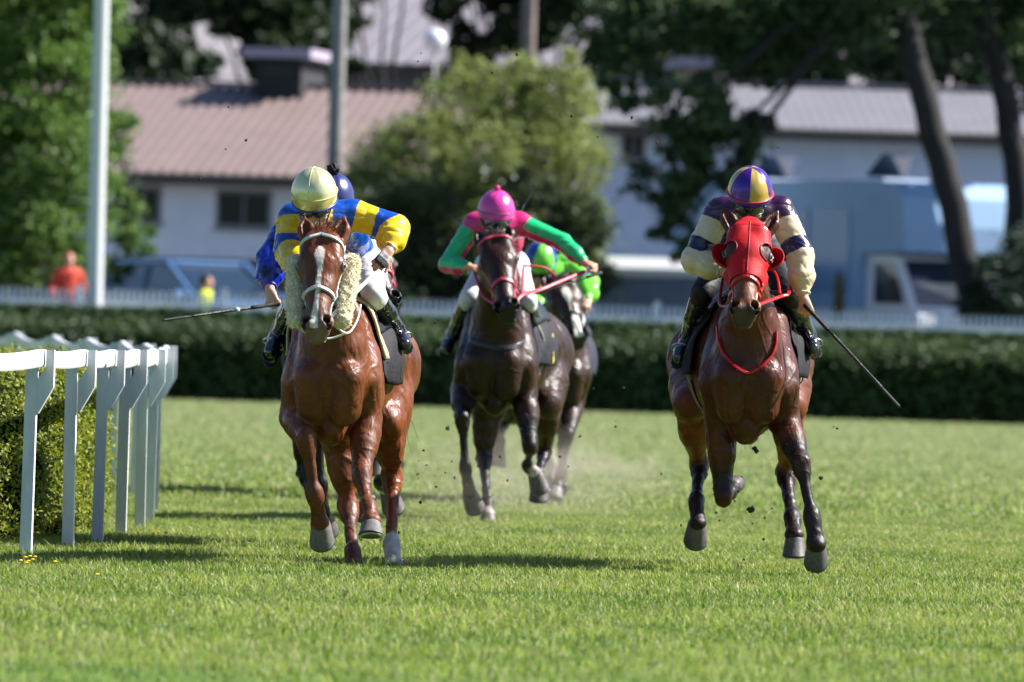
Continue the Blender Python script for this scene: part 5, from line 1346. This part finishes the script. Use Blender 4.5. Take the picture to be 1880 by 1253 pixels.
# leaning trees on the right
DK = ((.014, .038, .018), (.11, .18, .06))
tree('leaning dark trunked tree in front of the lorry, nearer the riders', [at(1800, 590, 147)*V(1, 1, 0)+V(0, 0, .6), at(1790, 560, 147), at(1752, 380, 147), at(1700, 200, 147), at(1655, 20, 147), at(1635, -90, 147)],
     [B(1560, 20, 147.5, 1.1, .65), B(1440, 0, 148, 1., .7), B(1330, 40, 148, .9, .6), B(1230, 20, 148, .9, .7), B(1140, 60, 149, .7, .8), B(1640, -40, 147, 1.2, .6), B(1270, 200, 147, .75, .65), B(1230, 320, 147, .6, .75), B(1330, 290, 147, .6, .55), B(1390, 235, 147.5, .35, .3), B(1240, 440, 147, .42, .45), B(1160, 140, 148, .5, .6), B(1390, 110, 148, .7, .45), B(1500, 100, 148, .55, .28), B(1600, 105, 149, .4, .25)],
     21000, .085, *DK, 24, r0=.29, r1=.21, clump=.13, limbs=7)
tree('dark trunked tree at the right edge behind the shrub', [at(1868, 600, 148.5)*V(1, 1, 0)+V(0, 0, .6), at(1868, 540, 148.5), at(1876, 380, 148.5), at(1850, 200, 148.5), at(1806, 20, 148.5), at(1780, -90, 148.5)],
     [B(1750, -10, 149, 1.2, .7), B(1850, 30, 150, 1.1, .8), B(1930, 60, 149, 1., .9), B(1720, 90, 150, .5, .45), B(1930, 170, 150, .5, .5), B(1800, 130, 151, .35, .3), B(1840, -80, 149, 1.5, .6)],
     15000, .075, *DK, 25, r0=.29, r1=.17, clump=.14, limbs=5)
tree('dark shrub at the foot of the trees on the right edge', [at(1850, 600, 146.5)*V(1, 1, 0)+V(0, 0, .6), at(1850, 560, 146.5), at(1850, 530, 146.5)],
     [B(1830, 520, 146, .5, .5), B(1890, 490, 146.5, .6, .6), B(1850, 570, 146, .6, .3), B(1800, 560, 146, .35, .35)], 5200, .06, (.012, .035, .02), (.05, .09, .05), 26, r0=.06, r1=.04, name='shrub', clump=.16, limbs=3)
# the dark wood behind the houses, tree by tree
wl = [(-60, 196), (70, 205), (215, 192), (330, 203), (450, 196), (560, 206), (680, 214), (905, 196), (1010, 203), (1120, 192), (1240, 200), (1360, 208), (1480, 195), (1600, 204), (1720, 196), (1850, 203), (1960, 198)]
wlab = ['leftmost tree of the dark wood', 'dark tree behind the bright left tree', 'dark tree right of the white pole above the roof', 'dark tree above the left end of the brown roof', 'dark tree directly behind the roof dormer of the house', 'dark tree left of the grey pole', 'thin crowned dark tree just right of the grey pole', 'dark tree behind the wooden pole, left side', 'dark tree behind the wooden pole, right side', 'dark tree above the left end of the stable block', 'dark tree behind the stable block dormer', 'dark tree right of the stable block dormer', 'dark tree above the middle of the grey stable roof', 'dark tree seen left of the leaning trunk top', 'dark tree seen between the two leaning trunks', 'dark tree behind the right edge trunk', 'rightmost tree of the dark wood']
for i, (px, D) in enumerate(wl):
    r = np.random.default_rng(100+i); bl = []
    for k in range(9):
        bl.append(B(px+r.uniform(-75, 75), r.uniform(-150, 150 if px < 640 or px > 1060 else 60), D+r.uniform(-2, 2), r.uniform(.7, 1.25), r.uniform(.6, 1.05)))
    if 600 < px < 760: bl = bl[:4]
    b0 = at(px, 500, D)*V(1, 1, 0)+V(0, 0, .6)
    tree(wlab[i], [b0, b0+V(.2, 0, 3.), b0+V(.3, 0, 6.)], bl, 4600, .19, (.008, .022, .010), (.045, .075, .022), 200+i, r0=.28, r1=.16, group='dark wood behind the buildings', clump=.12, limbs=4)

# ---------------------------------------------------------------- vehicles
GLASS = lambda: mat('car_glass', (.015, .03, .05), rough=.05, spec=.8, coat=.4)
TYRE = lambda: mat('tyre', (.015, .015, .016), rough=.85)
def wheel(parent, M, x, y, r, w=.2):
    m = MB(); m.lathe([(r*.62, -w/2), (r*.96, -w/2), (r, -w/4), (r, w/4), (r*.96, w/2), (r*.62, w/2)], (x, y, r), (0, 1, 0), 28); m.v = [tuple(M @ Vector(v)) for v in m.v]
    wl_ = m.build('wheel', TYRE(), parent, smooth=False)
    m = MB(); m.lathe([(r*.15, -w/2-.012), (r*.30, -w/2-.02), (r*.61, -w/2-.006), (r*.61, w/2+.006), (r*.30, w/2+.02), (r*.15, w/2+.012)], (x, y, r), (0, 1, 0), 20); m.v = [tuple(M @ Vector(v)) for v in m.v]; m.build('rim', mat('wheel_rim', (.5, .5, .52), rough=.3, metal=.8), wl_)
def car(label, loc_, yaw, colr, sc=1.):
    M = Matrix.Translation(Vector([float(v) for v in loc_])) @ Matrix.Rotation(yaw, 4, 'Z') @ Matrix.Scale(sc, 4); root = empty('parked_car', loc_, label, 'car')
    def X(m): m.v = [tuple(M @ Vector(v)) for v in m.v]; return m
    paint = mat('paint_'+label[:12], colr, rough=.25, spec=.6, coat=.8, metal=.2)
    low = [(-2.1, .45), (-2.15, .75), (-2.05, 1.0), (-1.3, 1.05), (.9, 1.02), (1.75, .90), (2.1, .72), (2.15, .42), (1.9, .25), (-1.95, .25)]
    secs = [(-.86, .0), (-.80, .05), (.80, .05), (.86, .0)]
    m = MB(); n = len(low); vs = []
    for y, g_ in ((-.88, -.06), (-.82, 0.), (.82, 0.), (.88, -.06)):
        for px, pz in low: vs.append((px*(1+g_*.3), y, .65+(pz-.65)*(1+g_)))
    m.add(vs, [tuple(range(n)), tuple(range(4*n-1, 3*n-1, -1))]+[(k*n+i, (k+1)*n+i, (k+1)*n+(i+1) % n, k*n+(i+1) % n) for k in range(3) for i in range(n)]); X(m).build('body', paint, root, smooth=False)
    cab = [(-1.85, 1.0), (-1.45, 1.47), (-.9, 1.56), (.1, 1.54), (1.15, .99)]
    m = MB(); n = len(cab); vs = []
    for y, s_ in ((-.80, 0.), (-.62, 1.), (.62, 1.), (.80, 0.)):
        for px, pz in cab: vs.append((px, y if pz < 1.2 else y*.86, pz-(0 if s_ else .03)))
    m.add(vs, [tuple(range(n)), tuple(range(4*n-1, 3*n-1, -1))]+[(k*n+i, (k+1)*n+i, (k+1)*n+(i+1) % n, k*n+(i+1) % n) for k in range(3) for i in range(n)]); X(m).build('cabin_glass', GLASS(), root)
    m = MB(); m.box((-1.42, -.60, 1.545), (.12, .60, 1.60)); X(m).build('roof', paint, root)
    m = MB()
    for s in (-1, 1):
        for (x0, z0), (x1, z1) in (((-1.86, 1.), (-1.44, 1.53)), ((-.6, 1.), (-.55, 1.56)), ((1.15, 1.), (.1, 1.56)), ((-1.44, 1.53), (.12, 1.57))):
            m.tube([(x0, s*.80, z0), (x1, s*.70, z1)], .035, 6)
    X(m).build('pillars', paint, root)
    for x in (-1.35, 1.35):
        for y in (-.80, .80): wheel(root, M, x, y, .32)
    for s in (-1, 1):
        m = MB(); m.box((2.05, s*.62-.17, .66), (2.17, s*.62+.17, .80)); X(m).build('headlight', mat('lamp_clear', (.7, .75, .8), rough=.1, spec=.8), root)
        m = MB(); m.box((-2.17, s*.66-.13, .76), (-2.08, s*.66+.13, .92)); X(m).build('tail_light', mat('lamp_red', (.4, .01, .01), rough=.2), root)
        m = MB(); m.box((.85, s*.97-.08, 1.0), (.98, s*.97+.08, 1.12)); X(m).build('wing_mirror', paint, root)
    return root
c = at(372, 560, 146.8); car('silver blue hatchback parked behind the picket fence on the left', (c[0], 146.8, .62), math.radians(-58), srgb(120, 165, 225), 1.08)
c = at(150, 560, 149.5); car('pale grey car parked beyond the white pole', (c[0], 149.5, .62), math.radians(-20), srgb(190, 200, 215), .92)
c = at(1215, 560, 152); MT = Matrix.Translation((c[0], 152., .62)) @ Matrix.Rotation(math.radians(-12), 4, 'Z')
root = empty('horse_trailer', (c[0], 152., .62), 'grey sided horse trailer with a bright white roof left of the hooded horse', 'trailer')
def XT(m): m.v = [tuple(MT @ Vector(v)) for v in m.v]; return m
m = MB(); m.box((-1.0, -.8, .35), (1.5, .8, 1.70)); XT(m).build('body', mat('trailer_grey', srgb(120, 138, 165), rough=.5, noise=.08, nscale=3), root)
m = MB(); m.prism([(-.86, 1.703), (-.9, 1.85), (-.7, 2.05), (.7, 2.05), (.9, 1.85), (.86, 1.703)], 0, -1.06, 1.56); XT(m).build('roof', mat('trailer_white', (1.1, 1.1, 1.12), rough=.4), root)
m = MB(); [m.box((x, -.815, .5), (x+.05, -.803, 1.6)) for x in (-.6, 0., .6, 1.2)]; XT(m).build('side_rib', mat('trailer_rib', (.3, .33, .38), rough=.5), root)
for x in (-.15, .55): wheel(root, MT, x, -.86, .30, .18); wheel(root, MT, x, .86, .30, .18)
m = MB(); m.tube([(-1.0, 0, .45), (-1.9, 0, .45)], .04, 8); XT(m).build('drawbar', mat('black_plastic', (.02, .02, .022), rough=.5), root)
c = at(655, 575, 154); car('pale blue car parked behind the rider in yellow and blue', (c[0]+.6, 154., .62), math.radians(5), srgb(150, 175, 210), .9)

# horse lorry
A_ = at(1612, 560, 150.5); th = math.radians(-64); M = Matrix.Translation((A_[0], 151.5, .62)) @ Matrix.Rotation(th, 4, 'Z')
root = empty('horse_lorry', (A_[0], 151.5, .62), 'pale blue horse lorry with a rounded overcab parked behind the fence', 'lorry')
def X(m): m.v = [tuple(M @ Vector(v)) for v in m.v]; return m
LP = mat('lorry_paint', srgb(158, 194, 234), rough=.5, spec=.4, noise=.05, nscale=2); LW_ = mat('lorry_white', (.95, .98, 1.05), rough=.4, coat=.3)
m = MB(); m.prism([(-5.6, 1.25), (-5.6, 3.38), (-5.45, 3.5), (1.7, 3.5), (2.75, 3.46), (3.1, 3.2), (3.2, 2.7), (3.2, 2.25), (1.6, 2.2), (1.6, 1.25)], 1, -1.2, 1.2); X(m).build('box_body', LP, root)
m = MB(); m.prism([(-5.6, .55), (-5.6, 1.245), (1.55, 1.245), (1.55, .55)], 1, -1.2, 1.2); X(m).build('lower_skirt', LW_, root)
m = MB(); m.prism([(1.62, .5), (1.62, 2.19), (2.75, 2.19), (3.35, 1.25), (3.6, 1.15), (3.65, .5)], 1, -1.08, 1.08); cb = X(m).build('cab', LW_, root)
m = MB(); d_ = V(3.35-2.75, 0, 1.25-2.19); nv = nrm(V(.94, 0, .6))*.012
a0_, a1_ = V(2.80, 0, 2.10), V(3.31, 0, 1.31)
vs = [a0_+nv+V(0, s*.98, 0) for s in (-1, 1)]+[a1_+nv+V(0, s*.98, 0) for s in (1, -1)]; vs += [v-nv*.8 for v in vs]; m.add(vs, [(0, 1, 2, 3), (7, 6, 5, 4), (0, 4, 5, 1), (1, 5, 6, 2), (2, 6, 7, 3), (3, 7, 4, 0)]); X(m).build('windscreen', GLASS(), cb)
for s in (-1, 1):
    m = MB(); m.prism([(1.95, 1.35), (1.95, 2.05), (2.62, 2.05), (3.02, 1.35)], 1, s*1.083, s*1.095); X(m).build('side_window', GLASS(), cb)
    m = MB(); m.box((2.95, s*1.32-.1, 1.35), (3.03, s*1.32+.1, 1.75)); m.tube([(2.9, s*1.08, 1.5), (2.98, s*1.3, 1.55)], .02, 6); X(m).build('wing_mirror', mat('black_plastic', (.02, .02, .022), rough=.5), cb)
    m = MB(); m.box((3.60, s*.8-.2, .75), (3.68, s*.8+.2, .95)); X(m).build('headlight', mat('lamp_clear'), cb)
m = MB(); m.box((3.602, -.55, .70), (3.66, .55, 1.0)); X(m).build('grille', mat('black_plastic'), cb)
for x0, x1, z0, z1 in ((-5.3, -3.5, 1.55, 3.0), (-3.3, -1.9, 1.55, 3.0), (-1.75, -.35, 1.55, 3.0), (-.2, 1.2, 1.55, 3.0)):
    m = MB(); m.box((x0, -1.225, z0), (x1, -1.203, z1)); X(m).build('side_panel', mat('panel_blue', srgb(120, 165, 215), rough=.3, coat=.5), root)
for x in (-2.9, -1.3): 
    m = MB(); m.box((x, -1.225, .75), (x+1.1, -1.203, 1.15)); X(m).build('locker', LP, root)
m = MB(); m.prism([(.78, .8), (.70, 1.1), (.72, 1.75), (.9, 1.95), (1.08, 1.75), (1.08, 1.0), (.95, .8)], 1, -1.235, -1.226); X(m).build('groom_door_window', mat('amber_window', srgb(120, 105, 70), rough=.3), root)
for x in (-4.2, .2):
    m = MB(); m.box((x, -.45, 3.502), (x+.8, .45, 3.56)); hh_ = X(m).build('roof_hatch', LW_, root)
    m = MB(); m.box((x+.05, -.4, 0), (x+.75, .4, .03), M=Matrix.Translation((0, 0, 3.57)) @ Matrix.Translation((x, 0, 0)) @ Matrix.Rotation(math.radians(-32), 4, 'Y') @ Matrix.Translation((-x, 0, 0))); X(m).build('hatch_lid', mat('tinted_lid', (.02, .04, .08), rough=.2), hh_)
for x in (-3.4, 2.5):
    for y in (-.95, .95): wheel(root, M, x, y, .45, .28)

# ---------------------------------------------------------------- spectators
def stander(label, foot, face, jacket, trousers, haircol, seed, arms=.12):
    r = np.random.default_rng(seed); f = np.array(foot, float); fw = nrm(np.array(face, float)); sd_ = np.cross(fw, (0, 0, 1)); U = V(0, 0, 1)
    root = empty('person', f, label, 'person'); hp_ = f+U*.95; ch = f+U*1.38; hd = f+U*1.66
    P = [ELL(hd, (.082, .10, .12), (sd_, fw, U)), RC(hd-U*.05+fw*.04, hd-U*.10+fw*.055, .05, .035), RC(hd-U*.02+fw*.10, hd-U*.035+fw*.112, .012, .014), RC(hd-U*.08, ch, .055, .07, .04), RC(ch, hp_, .13, .12, .06, [(fw, .75)])]
    jk = [RC(ch+U*.02-sd_*.12, ch+U*.02+sd_*.12, .11, .11, .04, [(fw, .9)]), RC(ch, hp_-U*.05, .18, .17, .05, [(fw, .72)])]; tr = [RC(hp_-sd_*.05, hp_+sd_*.05, .145, .145, .04, [(fw, .85)])]
    for s in (-1, 1):
        sh = ch+U*.06+sd_*s*.19; el = sh-U*.28+sd_*s*arms; wr = el-U*.16+fw*.17
        jk += [RC(sh, el, .065, .052), RC(el, wr, .052, .042)]; P += [RC(el, wr, .035, .03)]+hand_prims(wr, fw-U*.5, -sd_*s, fw)
        kn = f+U*.50+sd_*s*.10+fw*.02; an = f+U*.08+sd_*s*.11; tr += [RC(hp_+sd_*s*.09, kn, .10, .07, .03), RC(kn, an, .065, .052)]; P += [RC(kn, an, .04, .035)]
        P += [RC(an, f+sd_*s*.12+fw*.15+U*.035, .045, .035)]
    v, q = sdf_mesh(P, .009); mk('body', v, q, mat('skin'), root, cols=np.tile(np.array(SKIN), (len(v), 1)))
    for nm, pr, c_ in (('jacket', jk, jacket), ('trousers', tr, trousers)):
        v, q = sdf_mesh(pr, .012); n_ = vnormals(v, q); v = v+n_*(.008*snoise(v, 12, seed))[:, None]; mk(nm, v, q, mat(nm+'_%d' % seed, c_, rough=.8), root)
    v, q = sdf_mesh([ELL(hd+U*.03-fw*.02, (.092, .105, .105), (sd_, fw, U)), RC(hd-fw*.06, hd-fw*.07-U*.07, .06, .045)], .010); v = v[:]; mk('hair', v, q, mat('hair_%d' % seed, haircol, rough=.7), root)
    for s in (-1, 1):
        v, q = sdf_mesh([RC(f+U*.05+sd_*s*.11-fw*.05, f+U*.045+sd_*s*.12+fw*.18, .052, .042, .02)], .009); mk('shoe', v, q, mat('shoe_dark', (.03, .03, .03), rough=.6), root)
c = at(124, 560, 144.0); stander('standing person in an orange red jacket under the left tree', (c[0], 144., .62), (.5, -1, 0), srgb(205, 62, 38), srgb(60, 30, 40), srgb(150, 60, 40), 31)
c = at(378, 560, 143.2); stander('dark haired person in a yellow vest before the silver blue hatchback', (c[0], 143.2, .30), (1, -.3, 0), srgb(205, 215, 20), srgb(40, 45, 80), (.015, .012, .012), 32, arms=.04)

# ---------------------------------------------------------------- flying turf, flowers
r = np.random.default_rng(77); cm = mat('dark_soil', (.035, .028, .02), rough=.95, noise=.4, nscale=60)
spots = []
for cx, cy, sx, sy, k, D in ((770, 900, 30, 80, 12, 48), (880, 880, 60, 80, 12, 52), (1130, 810, 60, 60, 9, 54), (1380, 950, 45, 70, 20, 48.6), (1500, 880, 30, 40, 6, 48.4), (1180, 520, 260, 160, 10, 50), (900, 200, 160, 60, 10, 49), (450, 250, 60, 60, 4, 47.4), (620, 700, 200, 200, 6, 47)):
    for _ in range(k): spots.append((at(cx+r.normal()*sx, cy+r.normal()*sy, D+r.uniform(-1.2, 1.2)), r.uniform(.004, .011)*(2.0 if r.uniform() < .10 and cy > 800 else .8)))
protos = []
for k in range(5):
    bm = bmesh.new(); bmesh.ops.create_icosphere(bm, subdivisions=2, radius=1.)
    for v in bm.verts: v.co *= 1+.35*math.sin(v.co.x*5+k*2)*math.cos(v.co.y*4+k)+.2*math.sin(v.co.z*9+k)
    me = bpy.data.meshes.new('turf_clod'); bm.to_mesh(me); bm.free(); me.materials.append(cm); protos.append(me)
for i, (p, s) in enumerate(spots):
    if p[2] < .02: continue
    o = bpy.data.objects.new('turf_clod', protos[i % 5]); COL.objects.link(o); o.location = Vector(p.tolist()); o.scale = (s, s*.7, s*1.2); o.rotation_euler = r.uniform(0, 6, 3)
    setp(o, 'small dark clod of turf thrown up into the air by the hooves', 'clod', 'clods of turf flying in the air')
P = []
for cx, cy, sx, sy, k, D in ((770, 920, 35, 90, 260, 48.5), (900, 900, 70, 80, 320, 53), (1390, 960, 50, 80, 420, 48.7), (1180, 850, 120, 70, 120, 52), (1580, 640, 120, 90, 90, 50), (640, 1000, 80, 50, 120, 47.5)):
    for _ in range(k): P.append(at(cx+r.normal()*sx, cy+r.normal()*sy, D+r.normal()*.8))
P = np.array(P); P = P[P[:, 2] > .01]
leaf_mesh('flying_crumbs', P, .0032, leafcols(len(P), (.02, .016, .012), (.12, .10, .06), r), mat('crumbs', attr=True, rough=.9), seed=5)
setp(bpy.data.objects['flying_crumbs'], 'fine crumbs of soil and grass drifting behind the hooves', 'soil crumbs', kind='stuff')
bpy.data.objects['flying_crumbs'].name = 'soil_crumbs'
fl = [(38, 1036), (47, 1030), (55, 1028), (60, 1034), (36, 1018), (48, 1040), (101, 1038), (178, 1062), (281, 986), (290, 982), (304, 984), (306, 991), (64, 1029), (52, 1037)]
for i, (px, py) in enumerate(fl):
    v = at(px, py, 100.)-V(0, 0, CAM_H); D = 100.*(.035-CAM_H)/v[2]; p = at(px, py, D); root = empty('yellow_flower', (p[0], p[1], 0), 'tiny yellow flower in the turf below the running rail', 'flower', 'yellow flowers in the turf by the rail')
    m = MB(); m.tube([(p[0], p[1], 0), (p[0], p[1], p[2]+.015)], .0012, 5); m.build('stem', mat('stem_green', (.08, .15, .03), rough=.6), root)
    m = MB(); m.lathe([(.001, -.003), (.009, 0), (.013, .004), (.006, .008), (.001, .009)], (p[0], p[1], p[2]+.016), n=10); m.build('bloom', mat('petal_yellow', (.85, .62, .02), rough=.6), root)

# ---------------------------------------------------------------- dust hanging behind the hooves
def dust(label, c, rad, dens):
    bm = bmesh.new(); bmesh.ops.create_icosphere(bm, subdivisions=3, radius=1.); me = bpy.data.meshes.new('dust'); bm.to_mesh(me); bm.free()
    o = bpy.data.objects.new('dust_cloud', me); COL.objects.link(o); o.location = Vector([float(v) for v in c]); o.scale = rad; setp(o, label, 'dust', kind='stuff')
    m = bpy.data.materials.new('dust'); m.use_nodes = True; N = m.node_tree.nodes; L = m.node_tree.links; N.remove(N['Principled BSDF'])
    pv = N.new('ShaderNodeVolumePrincipled'); pv.inputs['Color'].default_value = (.75, .66, .52, 1); pv.inputs['Anisotropy'].default_value = .3
    tc = N.new('ShaderNodeTexCoord'); ln = N.new('ShaderNodeVectorMath'); ln.operation = 'LENGTH'; L.new(tc.outputs['Object'], ln.inputs[0])
    mr = N.new('ShaderNodeMapRange'); mr.inputs[1].default_value = .15; mr.inputs[2].default_value = 1.; mr.inputs[3].default_value = 1.; mr.inputs[4].default_value = 0.; L.new(ln.outputs['Value'], mr.inputs[0])
    no = N.new('ShaderNodeTexNoise'); no.inputs['Scale'].default_value = 2.6; no.inputs['Detail'].default_value = 4; L.new(tc.outputs['Object'], no.inputs[0])
    m2 = N.new('ShaderNodeMapRange'); m2.inputs[1].default_value = .38; m2.inputs[2].default_value = .7; L.new(no.outputs[0], m2.inputs[0])
    mu = N.new('ShaderNodeMath'); mu.operation = 'MULTIPLY'; L.new(mr.outputs[0], mu.inputs[0]); L.new(m2.outputs[0], mu.inputs[1])
    m3 = N.new('ShaderNodeMath'); m3.operation = 'MULTIPLY'; m3.inputs[1].default_value = dens; L.new(mu.outputs[0], m3.inputs[0]); L.new(m3.outputs[0], pv.inputs['Density'])
    L.new(pv.outputs[0], N['Material Output'].inputs['Volume']); me.materials.append(m)
dust('pale dust kicked up behind the near-black horse', at(1000, 900, 61.)*V(1, 1, 0)+V(0, 0, .34), (1.15, 1.5, .36), .8)
dust('thin dust drifting behind the chestnut horse', at(800, 930, 51.5)*V(1, 1, 0)+V(0, 0, .34), (.7, 1.4, .30), .15)
